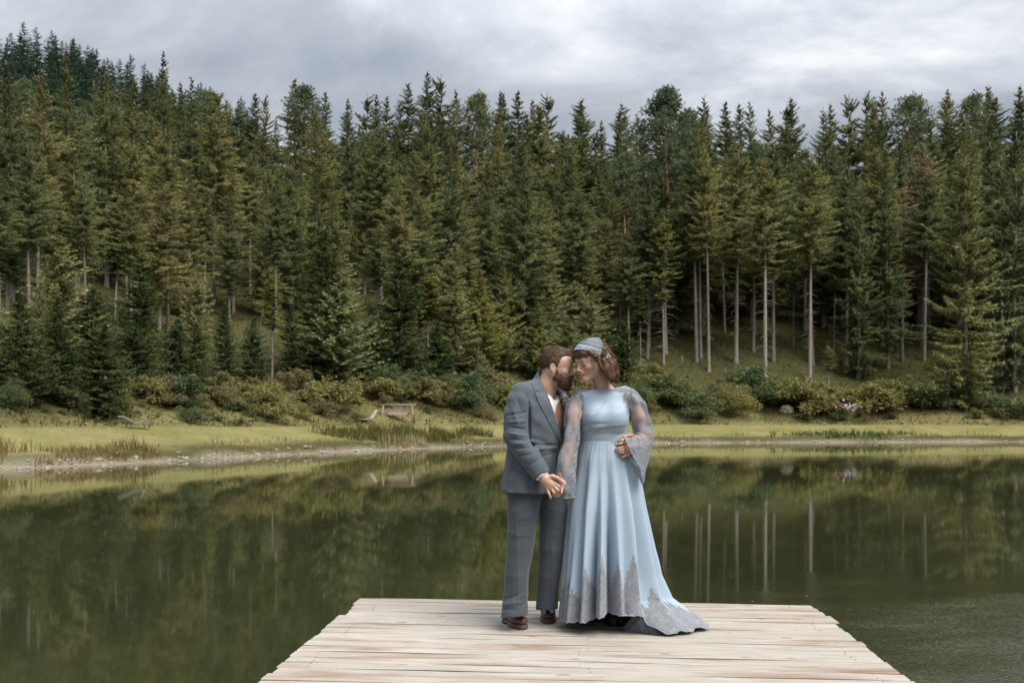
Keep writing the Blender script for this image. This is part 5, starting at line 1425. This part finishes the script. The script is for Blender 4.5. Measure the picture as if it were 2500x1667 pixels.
# ------------------------------------------------------------------ the bride
WO = np.array([.575, 6.14, 0.0])
woman = tag(empty('person', (WO[0], WO[1], DECK)), 'woman in a long pale blue gown with lace sleeves and head scarf, eyes lowered', 'person')
def satin(name, col, lace_col, lace=True):
    t = NT(name); oc = t.coord('Object')
    big = t.noise(oc, 5, 3, .5)
    c = t.mix(t.math('MULTIPLY_ADD', big, .8, -.2, clamp=True), [q * .94 for q in col], [min(1, q * 1.05) for q in col])
    rough = .60; nrm = None
    if lace:
        v = t.node('ShaderNodeTexVoronoi', feature='DISTANCE_TO_EDGE'); t.set(v.inputs['Vector'], t.mapping(oc, (1, 1, 1))); v.inputs['Scale'].default_value = 140.0
        pn = t.noise(oc, 90, 4, .65)
        th = t.math('GREATER_THAN', t.math('ADD', t.math('MULTIPLY', t.math('LESS_THAN', v.outputs['Distance'], .13), .55), pn), .62)
        mn = t.noise(oc, 75, 4, .7)
        edge = t.math('GREATER_THAN', t.math('ADD', t.attr('lace'), t.math('MULTIPLY_ADD', mn, 1.5, -.75)), .5)
        m = t.math('MULTIPLY', edge, t.math('MULTIPLY_ADD', th, .55, .45))
        vary = t.ramp(t.noise(oc, 35, 4, .65), [(.32, [q * .70 for q in lace_col]), (.55, lace_col), (.72, [q * 1.35 for q in lace_col])])
        c = t.mix(m, c, vary)
        c = t.mix(t.math('MULTIPLY', edge, t.math('SUBTRACT', 1.0, th)), c, [q * .62 for q in lace_col])
        rough = t.math('MULTIPLY_ADD', edge, .25, .60)
        nrm = t.bump(t.math('MULTIPLY', edge, pn), .6, .003)
    return t.done(t.bsdf(c, rough, nrm, Specular_IOR_Level=.35, Sheen_Weight=.25, Sheen_Roughness=.4))
BLUE = (.275, .350, .434); LACE = (.215, .232, .258)
M_SATIN = satin('pale_blue_satin', BLUE, LACE)
def sheer(name):
    t = NT(name); oc = t.coord('Object')
    v = t.node('ShaderNodeTexVoronoi', feature='DISTANCE_TO_EDGE'); t.set(v.inputs['Vector'], oc); v.inputs['Scale'].default_value = 150.0
    v2 = t.node('ShaderNodeTexVoronoi', feature='F1'); t.set(v2.inputs['Vector'], oc); v2.inputs['Scale'].default_value = 75.0
    pn = t.noise(oc, 110, 3, .6); bn = t.noise(oc, 30, 4, .65)
    thread = t.math('MAXIMUM', t.math('LESS_THAN', v.outputs['Distance'], .12), t.math('LESS_THAN', v2.outputs['Distance'], .33))
    motif = t.math('GREATER_THAN', t.math('ADD', t.attr('lace'), t.math('MULTIPLY_ADD', bn, 1.9, -.95)), .5)
    a = t.math('MULTIPLY', motif, t.math('MULTIPLY_ADD', thread, .55, .38))
    alpha = t.math('MAXIMUM', a, t.math('MULTIPLY_ADD', pn, .20, .26))
    alpha = t.math('MAXIMUM', alpha, t.attr('solid'))
    c = t.mix(motif, (.27, .285, .315), t.mix(thread, (.115, .13, .155), (.215, .238, .275)))
    p = t.bsdf(c, .8, None, Specular_IOR_Level=.2)
    tr = t.node('ShaderNodeBsdfTransparent'); mx = t.node('ShaderNodeMixShader'); t.set(mx.inputs[0], alpha)
    t.l.new(tr.outputs[0], mx.inputs[1]); t.l.new(p, mx.inputs[2])
    return t.done(mx.outputs[0])
M_SHEER = sheer('sheer_lace')
M_HAIR_W = hair_mat('chestnut_hair', (.055, .029, .017), (.190, .102, .058))
HW = Frame(-56, 19, scale=.96).pin((-.014, .082, -.006), uv1(1070, 292, 6.03))
HW.owner = woman
shR_ = np.array([.402, 6.13, 1.425]); elR_ = uv1(815, 940, 6.06); wrR_ = uv1(722, 1340, 5.97)
shL_ = np.array([.735, 6.10, 1.425]); elL_ = uv1(1462, 985, 6.11); wrL_ = uv1(1330, 1085, 6.01)
neckW = np.array([.560, 6.13, 1.455]); chestW = np.array([.568, 6.14, 1.27])
W = Sculpt()
sculpt_head(W, HW, 1.0)
W.chain([HW(-.030, 0, -.035), (HW(-.036, 0, -.09) + neckW + (.01, 0, .02)) / 2, neckW + (.005, .01, 0)], [.048, .046, .056], .03)
W.cone(neckW + (.015, .02, .012), shL_ + (-.04, .01, .0), .040, .030, .03); W.cone(neckW + (-.01, .02, .005), shR_ + (.04, .01, .0), .040, .030, .03)
W.ell(chestW + (0, .01, .02), (.130, .075, .16), None, .05); W.ell((.568, 6.16, .96), (.13, .085, .14), None, .06); W.cone(chestW, (.568, 6.16, 1.0), .080, .080, .05)
W.cone(neckW + (0, -.02, -.03), chestW + (0, -.02, .05), .052, .05, .03)
for a, b, c_ in ((shR_, elR_, wrR_), (shL_, elL_, wrL_)):
    W.cone(chestW + (0, 0, .10), a + (0, 0, -.02), .04, .038, .03); W.chain([a + (0, 0, -.015), (a + b) / 2, b, b * .6 + c_ * .4, c_], [.040, .042, .037, .035, .024], .02)
BOOT = [(fx(1150, 1235), fx(1205, 1400)), (fx(890, 1230), fx(850, 1335))]
for (he, to), hx in zip(BOOT, (.63, .50)):
    fd = to - he; W.chain([(hx, 6.16, .92), (hx, 6.13, .50), he + fd * .2 + (0, 0, .16), he + fd * .2 + (0, 0, .07)], [.085, .056, .036, .03], .03)
# her right hand inside his
dw = 5.945
W.chain([wrR_, hp(1690, 470, dw + .004)], [.023, .022], .012)
for a, b in ((1690, 540), (1640, 590), (1590, 640)): W.cone(hp(1690, 480, dw + .004), hp(a, b, dw - .002), .018, .011, .012)
for ch in ([(1690, 545, -.002), (1668, 640, -.022), (1660, 720, -.030), (1640, 775, -.026)], [(1640, 600, 0), (1600, 740, -.012), (1580, 800, -.014), (1560, 835, -.012)],
           [(1590, 650, 0), (1520, 770, -.008), (1490, 815, -.010), (1460, 835, -.008)], [(1560, 660, .004), (1480, 780, .002), (1440, 800, 0), (1400, 805, 0)]):
    W.chain([hp(a, b, dw + d) for a, b, d in ch], [.0088, .0080, .0074, .0064], .004)
# her left hand over his on her hip
dz = 6.030
W.chain([wrL_, qp(560, 560, dz + .01)], [.023, .021], .012)
for a, b in ((430, 540), (440, 600), (450, 650), (470, 690)): W.cone(qp(560, 570, dz + .01), qp(a, b, dz), .017, .0105, .012)
for ch in ([(430, 535, -.004), (340, 540, -.014), (270, 558, -.010), (205, 575, .002)], [(440, 595, -.004), (345, 590, -.016), (285, 600, -.012), (240, 612, .0)],
           [(450, 650, -.004), (370, 645, -.016), (310, 648, -.012), (268, 652, .0)], [(470, 695, -.002), (410, 715, -.012), (360, 738, -.008), (325, 742, .0)]):
    W.chain([qp(a, b, dz + d) for a, b, d in ch], [.0090, .0086, .0080, .0068], .004)
me, vp = W.mesh('body', (.20, 5.80, 0.0), (1.0, 6.42, 1.85), .0034, WO)
L = HW.local(vp); tint = head_tint(HW, L, (.440, .272, .205), (.36, .130, .105), (.47, .225, .168)); tint[vp[:, 2] < 1.3] = np.array([.425, .255, .190])
attr_col(me, 'tint', tint); add('body', me, M_SKIN, woman)
face_bits(HW, WO, [(.1010, .014, .016), (.1010, .025, .021), (.0955, .038, .022), (.083, .049, .017)], [(.0905, .018, -.009), (.0950, .027, -.0125), (.0930, .037, -.0122), (.0835, .049, -.0075)], (.050, .028, .018), thick=.0026)

# hair: cap, fringe, gathered waves to the nape
Hh = Sculpt(); q = HW.s
Hh.ell(HW(-.022, 0, .040), np.array([.105, .083, .093]) * q, HW.M, .02)
cap = [(-.160, -.06), (-.07, -.06), (-.050, -.02), (-.032, .020), (-.010, .034), (.010, .012), (.022, -.004), (.030, .016), (.060, .030), (.088, .026), (.125, .022), (.125, .18), (-.16, .18)]
Hh.ell(HW(.052, 0, .058), np.array([.050, .068, .047]) * q, HW.M, .02)
Hh.fn(lambda P: poly_sd(HW.local(P)[:, 0], HW.local(P)[:, 2], cap), 'i')
hb = lambda u, v, d: uv1(u, v, d)
for pts_, rs in (([(1095, 215, 6.07), (1140, 300, 6.07), (1165, 390, 6.06), (1190, 470, 6.05)], [.041, .042, .036, .018]),
                 ([(1120, 250, 6.03), (1175, 340, 6.02), (1205, 430, 6.02), (1215, 490, 6.02)], [.022, .025, .022, .009]),
                 ([(1080, 260, 6.13), (1110, 360, 6.13), (1130, 440, 6.12), (1140, 500, 6.12)], [.040, .038, .032, .014]),
                 ([(1100, 300, 6.00), (1130, 380, 5.995), (1165, 450, 5.995), (1170, 480, 5.995)], [.018, .022, .020, .008]),
                 ([(985, 220, 5.99), (1035, 262, 5.985), (1060, 330, 5.985), (1110, 420, 5.985)], [.010, .009, .0045, .002])):
    Hh.chain([hb(*p) for p in pts_], rs, .02)
Hh.fn(lambda P: .0017 * np.sin(P[:, 0] * 150 + P[:, 2] * 60 + 3 * np.sin(P[:, 2] * 30) + P[:, 1] * 60), 'd')
me, vp = Hh.mesh('hair', HW.o - (.2, .2, .26), HW.o + (.24, .2, .2), .0034, WO); add('hair', me, M_HAIR_W, woman)
def flow_w(L):
    n_ = len(L); fr = (L[:, 0] > .02) & (L[:, 2] > .0)
    d = np.stack([np.full(n_, -.35), np.sin(L[:, 2] * 45 + L[:, 0] * 30) * .22, np.full(n_, -1.0)], 1)
    d[fr] = np.stack([np.full(n_, .30), L[:, 1] * 2.0, np.full(n_, -1.0)], 1)[fr]; return d
V, F = strands_on(vp, me, HW, flow_w, 6500, 6, .062, .0008, rngP, Hh, .0015, rise=.002)
add('hair_strands', mesh_np('hair_strands', V - WO, F, True), M_HAIR_W, woman)['kind'] = 'stuff'
V, F = strands_on(vp, me, HW, lambda L: np.stack([np.full(len(L), .12), L[:, 1] * 1.0, np.full(len(L), -1.0)], 1), 800, 5, .034, .0010, rngP, Hh, .0012, keep=lambda L, N: (L[:, 0] > .055) & (L[:, 2] < .050))
add('fringe_strands', mesh_np('fringe_strands', V - WO, F, True), M_HAIR_W, woman)['kind'] = 'stuff'

# head scarf: embroidered band and thin peaked cloth behind it
Sc = Sculpt()
Sc.ell(HW(-.022, 0, .042), np.array([.1135, .0915, .1015]) * q, HW.M, .02); Sc.ell(HW(.052, 0, .060), np.array([.060, .074, .056]) * q, HW.M, .02)
Sc.cone(HW(-.02, .01, .10), uv1(1050, 112, 6.06), .058, .010, .03)
Sc.cone(HW(-.055, .01, .085), uv1(1060, 110, 6.06), .050, .004, .02)
def scarf_f(u, v):
    return (1180 + .26786 * u, 800 + .26786 * v)
cut = [scarf_f(*p) for p in [(822, 206), (840, 176), (876, 134), (930, 103), (985, 90), (1052, 88), (1070, 128), (1084, 158), (1098, 195), (1086, 232), (1054, 256), (1000, 232), (940, 206), (880, 197)]]
Sc.fn(lambda P: poly_sd(*view_px(P), cut) / 400, 'i')
Sc.fn(lambda P: -.0015 * np.sin(P[:, 2] * 240 + P[:, 0] * 60), 'd')
me, vp = Sc.mesh('head_scarf', HW.o - .2, HW.o + .22, .0034, WO)
pu, pv = view_px(vp); su, sv = (pu - 1180) / .26786, (pv - 800) / .26786
band = np.interp(su, [800, 860, 920, 980, 1040, 1080], [185, 150, 148, 160, 192, 215]); attr(me, 'lace', np.clip((sv - band) / 6, 0, 1)); attr(me, 'solid', np.where(sv > band, .90, .80))
t = NT('scarf_tulle'); oc = t.coord('Object'); ln_ = t.attr('lace'); pn = t.noise(oc, 95, 4, .65)
cc = t.mix(ln_, (.125, .145, .158), t.ramp(pn, [(.38, (.09, .12, .16)), (.5, (.18, .21, .25)), (.62, (.26, .285, .32))]))
add('head_scarf', me, t.done(t.bsdf(cc, .8, t.bump(pn, .4, .002))), woman)
g = Geo(); g.tube([tuple(uv1(1036, 96, 6.05) - WO), tuple(uv1(1060, 94, 6.05) - WO), tuple(uv1(1082, 148, 6.04) - WO), tuple(uv1(1098, 200, 6.02) - WO)], [.0012, .0018, .0022, .002], 6)
t = NT('scarf_edge'); M_EDGE = t.done(t.bsdf((.27, .295, .32), .8)); g.add('scarf_hem', M_EDGE, woman, smooth=True)
t = NT('pearl'); mpearl = t.done(t.bsdf((.75, .70, .62), .25))
for u, v in ((1136, 246), (1128, 268), (1150, 262)):
    g = Geo(); c_ = uv1(u, v, 5.985) - WO; g.tube([tuple(c_ + (0, -.004, -.004)), tuple(c_ + (0, -.004, 0)), tuple(c_ + (0, -.004, .004))], [.002, .005, .002], 8); g.add('hair_pin', mpearl, woman, smooth=True)

# bodice
D = Sculpt()
br = np.array([(1.10, .570, 6.150, .154, .108), (1.16, .570, 6.150, .150, .104), (1.22, .570, 6.146, .155, .113), (1.28, .570, 6.140, .159, .124), (1.33, .571, 6.138, .161, .122), (1.39, .571, 6.140, .164, .108),
               (1.44, .571, 6.142, .164, .092), (1.47, .571, 6.145, .150, .082), (1.50, .571, 6.150, .130, .07)])
def bod(P):
    z = P[:, 2]; g_ = lambda i: np.interp(z, br[:, 0], br[:, i]); x = P[:, 0] - g_(1); y = P[:, 1] - g_(2); yaw = R(-8)
    x, y = x * math.cos(yaw) + y * math.sin(yaw), -x * math.sin(yaw) + y * math.cos(yaw)
    r_ = (np.abs(x / g_(3)) ** 2.3 + np.abs(y / g_(4)) ** 2.3) ** (1 / 2.3); return (r_ - 1) * np.minimum(g_(3), g_(4)) * .85
D.fn(lambda P: np.maximum(bod(P), np.maximum(P[:, 2] - 1.51, 1.150 - P[:, 2])), 'u', .02)
for s_, x in ((1, .512), (1, .632)): D.ell((x, 6.040 + (.004 if x > .6 else 0), 1.305), (.060, .048, .062), None, .05)
D.cone(shL_ + (-.030, 0, .018), neckW + (.075, 0, -.005), .048, .050, .02); D.cone(shR_ + (.030, 0, .016), neckW + (-.075, 0, -.012), .048, .050, .02)
nl = [(1180 + .26786 * u, 800 + .26786 * v) for u, v in [(780, 545), (850, 548), (900, 553), (960, 560), (1060, 566), (1160, 558), (1240, 540), (1295, 529), (1345, 536), (1400, 560), (1400, 1150), (780, 1150)]]
D.fn(lambda P: poly_sd(*view_px(P), nl) / 395, 'i')
arm = [(1180 + .26786 * u, 800 + .26786 * v) for u, v in [(798, 548), (838, 572), (856, 640), (862, 720), (872, 820), (884, 940), (888, 1120), (1308, 1120), (1316, 940), (1330, 800), (1330, 700), (1334, 620), (1350, 575), (1374, 546), (1360, 480), (800, 480)]]
D.fn(lambda P: poly_sd(*view_px(P), arm) / 395, 'i')
W_arm = Sculpt()
for u0, v0, u1, v1, amp, w in [(1000, 780, 1110, 680, .004, .007), (1015, 795, 1125, 690, -.004, .008), (900, 890, 1100, 870, .004, .012), (920, 920, 1280, 890, -.004, .010), (900, 960, 1250, 970, .003, .012), (1000, 930, 1290, 900, .004, .010),
                               (1210, 760, 1260, 720, .003, .008), (890, 900, 990, 1000, -.003, .012), (1150, 1010, 1290, 960, .003, .010)]:
    f_, c_, r_ = fold(u0, v0, u1, v1, amp, w, 6.02); D.fn(f_, 'd', 0, c_, r_)
me, vp = D.mesh('bodice', (.36, 5.92, 1.02), (.80, 6.32, 1.52), .0042, WO)
pu, pv = view_px(vp); su, sv = (pu - 1180) / .26786, (pv - 800) / .26786
lc = np.zeros(len(vp))
for cu, cv, ru, rv in ((850, 570, 60, 26), (925, 566, 60, 20), (878, 640, 36, 70), (885, 730, 26, 50), (1340, 560, 75, 36), (1245, 566, 60, 22), (1310, 640, 34, 80), (1318, 740, 20, 60), (820, 580, 40, 60), (1370, 600, 40, 60)):
    lc = np.maximum(lc, 1.15 * np.exp(-((su - cu) / ru) ** 2 - ((sv - cv) / rv) ** 2))
attr(me, 'lace', lc); bodice = add('bodice', me, M_SATIN, woman)

# skirt
NTH, NZ = 520, 150
th = np.linspace(-math.pi, math.pi, NTH, endpoint=False)       # 0 = +X (viewer's right), -90 deg = camera
cW = np.array([.568, 6.15])
ANG = [-180, -135, -90, -60, -45, -30, -15, 0, 30, 90, 135, 180]
ZL = [1.158, 1.05, .95, .745, .5, .34, .2, .1, .0]
PR = np.array([(.150, .168, .182, .215, .232, .242, .255, .262, .268), (.115, .140, .155, .190, .210, .222, .235, .245, .250), (.100, .118, .130, .160, .180, .195, .210, .220, .225),
               (.110, .135, .150, .180, .205, .220, .235, .250, .260), (.120, .150, .170, .205, .230, .245, .260, .285, .310), (.130, .165, .190, .222, .250, .275, .305, .370, .440), (.147, .192, .215, .242, .275, .310, .362, .460, .560),
               (.152, .200, .226, .256, .300, .335, .408, .540, .660), (.130, .170, .200, .250, .300, .340, .410, .500, .580), (.100, .140, .170, .220, .270, .300, .330, .360, .380), (.112, .150, .172, .215, .245, .262, .280, .300, .310), (.150, .168, .182, .215, .232, .242, .255, .262, .268)])
hem_tab = np.array([(-180, .055), (-160, .060), (-135, .070), (-120, .080), (-108, .112), (-98, .116), (-90, .128), (-70, .124), (-56, .120), (-46, .112), (-38, .060), (-32, .006), (0, .006), (90, .006), (120, .02), (150, .04), (180, .055)])
deg = np.degrees(th)
def interp_s(x, tab_x, tab_y, k=10):
    xs = np.linspace(-180, 180, 721); ys = np.interp(xs, tab_x, tab_y); ker = np.hanning(2 * k + 1); ker /= ker.sum()
    ys = np.convolve(np.concatenate([ys[-k - 1:-1], ys, ys[1:k + 1]]), ker, 'valid'); return np.interp(x, xs, ys)
Zh = interp_s(deg, hem_tab[:, 0], hem_tab[:, 1], 5)
PRd = np.stack([interp_s(deg, ANG, PR[:, k], 28) for k in range(len(ZL))], 1)
tt = np.linspace(0, 1, NZ)
FOLDS = [(-172, 7, .020), (-155, 7, .022), (-139, 8, .052), (-124, 7, .020), (-111, 8, .082), (-98, 6, .016), (-88, 8.5, .088), (-73, 7, .026), (-60, 7, .046), (-47, 7, .024), (-37, 6, .056), (-27, 5, .034), (-18, 5, .024), (-9, 5, .028), (0, 5, .02), (10, 6, .024),
         (30, 9, .03), (55, 9, .03), (80, 9, .03), (105, 9, .03), (130, 9, .03), (152, 8, .02)]
V = np.zeros((NZ, NTH, 3)); sdist = np.zeros((NZ, NTH))
tr = np.exp(-((deg + 3) / 36) ** 2)                            # how much an angle belongs to the train
for i, t_ in enumerate(tt):
    zz = 1.160 + (Zh - 1.160) * t_
    r_ = np.array([np.interp(zz[j], ZL[::-1], PRd[j, ::-1]) for j in range(NTH)])
    amp = np.clip((t_ - .03) / .62, 0, 1) ** 1.1
    dpt = np.zeros(NTH)
    for a, w, d in FOLDS:
        sway = a + 2.5 * math.sin(t_ * 2.3 + a)
        dd = (deg - sway + 180) % 360 - 180; ww = w * (1.35 - .45 * t_)
        dpt += -d * np.exp(-(dd / ww) ** 2) + d * .42 * (np.exp(-((dd - ww * 1.75) / ww) ** 2) + np.exp(-((dd + ww * 1.75) / ww) ** 2))
    small = .0009 * np.sin(np.radians(deg) * 30 + 2 * np.sin(t_ * 9)) * np.clip(1 - t_ * 4, 0, 1) * np.clip(t_ * 30, 0, 1)
    r_ = r_ + 1.2 * dpt * amp + small + .005 * np.clip(1 - t_ * 6, 0, 1)
    lift = np.clip((t_ - .84) / .16, 0, 1) * tr * (.010 + .015 * (1 + np.sin(np.radians(deg) * 29 + 1))) * (1 - np.clip((t_ - .97) / .03, 0, 1) * .4)
    scal = np.where(t_ > .97, .009 * np.abs(np.sin(np.radians(deg) * 34)) * (t_ - .97) / .03, 0)
    V[i, :, 0] = cW[0] + r_ * np.cos(th); V[i, :, 1] = cW[1] + r_ * np.sin(th); V[i, :, 2] = np.maximum(zz + lift + scal, .004)
seg = np.linalg.norm(np.diff(V, axis=0), axis=2); sdist[:-1] = np.cumsum(seg[::-1], axis=0)[::-1]
F = []
I, Jx = np.meshgrid(np.arange(NZ - 1), np.arange(NTH), indexing='ij'); J2 = (Jx + 1) % NTH
F = np.stack([I * NTH + Jx, I * NTH + J2, (I + 1) * NTH + J2, (I + 1) * NTH + Jx], -1).reshape(-1, 4)[:, ::-1]
me = mesh_np('skirt', V.reshape(-1, 3) - WO, F, True)
# lace: a scalloped border from which fir-shaped points rise
arc = deg
peaks = [(-178, 10, .14), (-160, 10, .17), (-146, 8, .10), (-124, 14, .205), (-98, 14, .235), (-86, 8, .21), (-73, 9, .21), (-49, 15, .250), (-41, 8, .21), (-26, 10, .20), (-12, 10, .17), (2, 9, .15), (15, 12, .17), (40, 14, .18), (70, 14, .18), (100, 14, .18), (130, 13, .18), (155, 10, .18)]
Hl = np.full(NTH, .10)
for a, w, h_ in peaks:
    dd = np.abs((arc - a + 180) % 360 - 180); x = np.clip(1 - dd / w, 0, 1); Hl = np.maximum(Hl, .10 + h_ * x ** .95 * (1 + .13 * np.sin(dd * 3.1)))
lacev = np.clip(.5 + (Hl[None, :] - sdist) / .13, 0, 1.0)
attr(me, 'lace', lacev.ravel())
skirt = add('skirt', me, M_SATIN, woman)
sol = skirt.modifiers.new('thickness', 'SOLIDIFY'); sol.thickness = .003; sol.offset = -1
g = Geo(); hemV = V[-1] - WO
g.tube([tuple(p) for p in hemV[::2]] + [tuple(hemV[0])], .0022, 5, cap=False); g.add('scalloped_hem', M_EDGE, skirt, smooth=True)
# the forward fold of the train spread on the boards beside the boot
nf, mf = 90, 30; top_a, top_b = uv2(1430, 1262, 6.06), uv2(1560, 1262, 6.04)
floor_pts = np.array([fx(1262, 1405), fx(1330, 1425), fx(1430, 1432), fx(1520, 1446), fx(1610, 1450), fx(1690, 1452), fx(1760, 1440), fx(1840, 1436), fx(1930, 1412)])
fl_x = np.linspace(0, 1, nf); fp = np.stack([np.interp(fl_x, np.linspace(0, 1, len(floor_pts)), floor_pts[:, k]) for k in range(3)], 1)
VT = np.zeros((mf, nf, 3)); rgt = np.array([math.cos(.2), 0, 0])
for i, t_ in enumerate(np.linspace(0, 1, mf)):
    top = top_a[None] + (top_b - top_a)[None] * fl_x[:, None]
    p = top * (1 - t_) + fp * t_
    p[:, 2] = (top[:, 2]) * (1 - t_) ** 1.5 + .004 + (.010 + .016 * np.sin(fl_x * 38 + 1.2)) * math.sin(math.pi * min(1, t_ * 1.02)) + .010 * abs(math.sin(t_ * 3)) * np.sin(fl_x * 21)
    p[:, 1] += .012 * np.sin(fl_x * 38 + .4) * t_
    p[:, 2] = np.maximum(p[:, 2], .004 + .003 * np.sin(fl_x * 60) ** 2)
    VT[i] = p
I, Jx = np.meshgrid(np.arange(mf - 1), np.arange(nf - 1), indexing='ij')
FT = np.stack([I * nf + Jx, (I + 1) * nf + Jx, (I + 1) * nf + Jx + 1, I * nf + Jx + 1], -1).reshape(-1, 4)
me = mesh_np('train_fold', VT.reshape(-1, 3) - WO, FT, True); tl_ = np.tile(np.linspace(0, 1, mf)[:, None], (1, nf)); attr(me, 'lace', np.clip(.1 + tl_ * 1.1 + .35 * np.sin(fl_x * 17)[None], 0, 1).ravel())
trf = add('train_fold', me, M_SATIN, skirt); mo = trf.modifiers.new('thickness', 'SOLIDIFY'); mo.thickness = .003
g = Geo(); g.tube([tuple(p - WO) for p in VT[-1][::2]], .0022, 5); g.add('scalloped_hem', M_EDGE, skirt, smooth=True)

# lace sleeves
def tube_surface(path, rx, ry, n, ends, lace_f, solid_f, name, wob=.004, seed=0, droop=None):
    """cloth tube along a path; rx/ry radii; droop(t, ang) adds hanging cloth"""
    rng = np.random.default_rng(seed); path = np.asarray(path, float); m = 72
    t0 = np.linspace(0, 1, len(path)); ts = np.linspace(0, 1, m)
    def sm(y):
        y = np.asarray(y, float); v = np.interp(ts, t0, y); ker = np.hanning(13); ker /= ker.sum()
        return np.convolve(np.concatenate([2 * v[0] - v[6:0:-1], v, 2 * v[-1] - v[-2:-8:-1]]), ker, 'valid')
    C_ = np.stack([sm(path[:, i]) for i in range(3)], 1); RX, RY = sm(rx), sm(ry)
    T_ = unit(np.gradient(C_, axis=0)); yv = np.array([0, -1.0, 0]); S_ = unit(np.cross(T_, yv)); N_ = np.cross(S_, T_)
    an = np.linspace(0, 2 * math.pi, n, endpoint=False); V_ = np.zeros((m, n, 3))
    for i in range(m):
        w_ = 1 + wob / max(RX[i], .01) * np.sin(an * 5 + ts[i] * 9 + seed) + wob * .7 / max(RX[i], .01) * np.sin(an * 3 - ts[i] * 31)
        V_[i] = C_[i] + S_[i] * (np.cos(an) * RX[i] * w_)[:, None] + N_[i] * (np.sin(an) * RY[i] * w_)[:, None]
        if droop is not None: V_[i] += droop(ts[i], an, S_[i], N_[i])
    I, Jx = np.meshgrid(np.arange(m - 1), np.arange(n), indexing='ij'); J2 = (Jx + 1) % n
    F_ = np.stack([I * n + Jx, I * n + J2, (I + 1) * n + J2, (I + 1) * n + Jx], -1).reshape(-1, 4)
    me = mesh_np(name, V_.reshape(-1, 3) - WO, F_, True)
    tv, av = np.meshgrid(ts, an, indexing='ij'); attr(me, 'lace', lace_f(tv, av).ravel()); attr(me, 'solid', solid_f(tv, av).ravel())
    return me, V_
bump_ = lambda t, c, w: np.exp(-((t - c) / w) ** 2)
# viewer's left sleeve: close to the arm, then a bell hanging past the clasped hands
pathA = [shR_ + (.030, 0, .036), shR_ + (-.010, -.01, -.035), uv1(808, 790, 6.07), uv1(815, 930, 6.05), uv1(792, 1080, 6.03), uv1(760, 1220, 5.99), uv1(758, 1360, 5.975), uv1(775, 1480, 5.965), uv1(782, 1545, 5.965)]
me, VA = tube_surface(pathA, [.034, .051, .049, .046, .048, .056, .062, .048, .032], [.040, .054, .051, .047, .046, .046, .042, .032, .022], 64, 0,
                      lambda t, a: np.clip(.22 + .60 * bump_(t, .03, .13) + .45 * bump_(t, .42, .10) + .95 * np.clip((t - .52) / .35, 0, 1), 0, 1.2), lambda t, a: np.clip(.22 * bump_(t, .0, .12) + .15 * np.clip((t - .7) / .2, 0, 1), 0, 1), 'sleeve', .004, 1)
slA = add('sleeve', me, M_SHEER, woman)
g = Geo(); g.tube([tuple(p - WO + (0, 0, .004 * math.sin(k * 1.7))) for k, p in enumerate(VA[-1])] + [tuple(VA[-1][0] - WO)], .0025, 5, cap=False); g.add('scalloped_edge', M_EDGE, slA, smooth=True)
# viewer's right sleeve: puffed over the bent elbow, the cuff falling from the wrist to a point
pathB = [shL_ + (-.030, 0, .040), shL_ + (.014, -.01, -.03), uv1(1412, 760, 6.09), uv1(1450, 900, 6.10), uv1(1470, 1000, 6.09), uv1(1430, 1060, 6.06), uv1(1360, 1085, 6.02), uv1(1305, 1100, 6.005)]
def droopB(t, an, S_, N_):
    k = np.clip((t - .60) / .40, 0, 1); low = np.clip(-(S_[2] * np.cos(an) + N_[2] * np.sin(an)) , 0, 1)[:, None] if False else None
    up = S_[2] * np.cos(an) + N_[2] * np.sin(an); lw = np.clip(-up, 0, 1) ** 1.5
    o = np.zeros((len(an), 3)); o[:, 2] = -lw * (.02 + .235 * math.sin(min(1, k * 1.25) * math.pi * .5) * (1 - .75 * max(0, k - .62) / .38)) * k ** .6
    o[:, 0] = lw * .075 * k; o[:, 1] = -lw * .012 * k; return o
me, VB = tube_surface(pathB, [.034, .054, .057, .060, .066, .064, .058, .052], [.040, .055, .055, .056, .058, .052, .044, .040], 72, 0,
                      lambda t, a: np.clip(.22 + .60 * bump_(t, .05, .14) + .45 * bump_(t, .44, .08) + .95 * np.clip((t - .58) / .28, 0, 1), 0, 1.2), lambda t, a: np.clip(.22 * bump_(t, .0, .12) + .30 * np.clip((t - .55) / .2, 0, 1), 0, 1), 'sleeve', .005, 4, droopB)
slB = add('sleeve', me, M_SHEER, woman)
g = Geo(); g.tube([tuple(p - WO + (0, 0, .004 * math.sin(k * 1.7))) for k, p in enumerate(VB[-1])] + [tuple(VB[-1][0] - WO)], .0025, 5, cap=False); g.add('scalloped_edge', M_EDGE, slB, smooth=True)
# black boots with a welt
t = NT('black_leather'); n = t.noise(t.coord('Object'), 40, 4, .6); M_BOOT = t.done(t.bsdf((.012, .012, .013), .32, t.bump(n, .2, .002)))
for he, to in BOOT:
    bt = shoe(he, to, 1.05, woman, WO, (M_BOOT, M_BLACK), .045, .03, .13); bt.name = 'boot'
    f_ = (to - he) / np.linalg.norm(to - he); l_ = np.array([-f_[1], f_[0], 0]); g = Geo(); c_ = he + (to - he) * .72
    t = NT('yellow_stitching'); g.tube([tuple(c_ + f_ * .090 * math.cos(a) + l_ * .054 * math.sin(a) + (0, 0, .051) - WO) for a in np.linspace(-1.5, 1.5, 14)], .0012, 4); g.add('welt_stitching', t.done(t.bsdf((.45, .28, .08), .6)), bt)
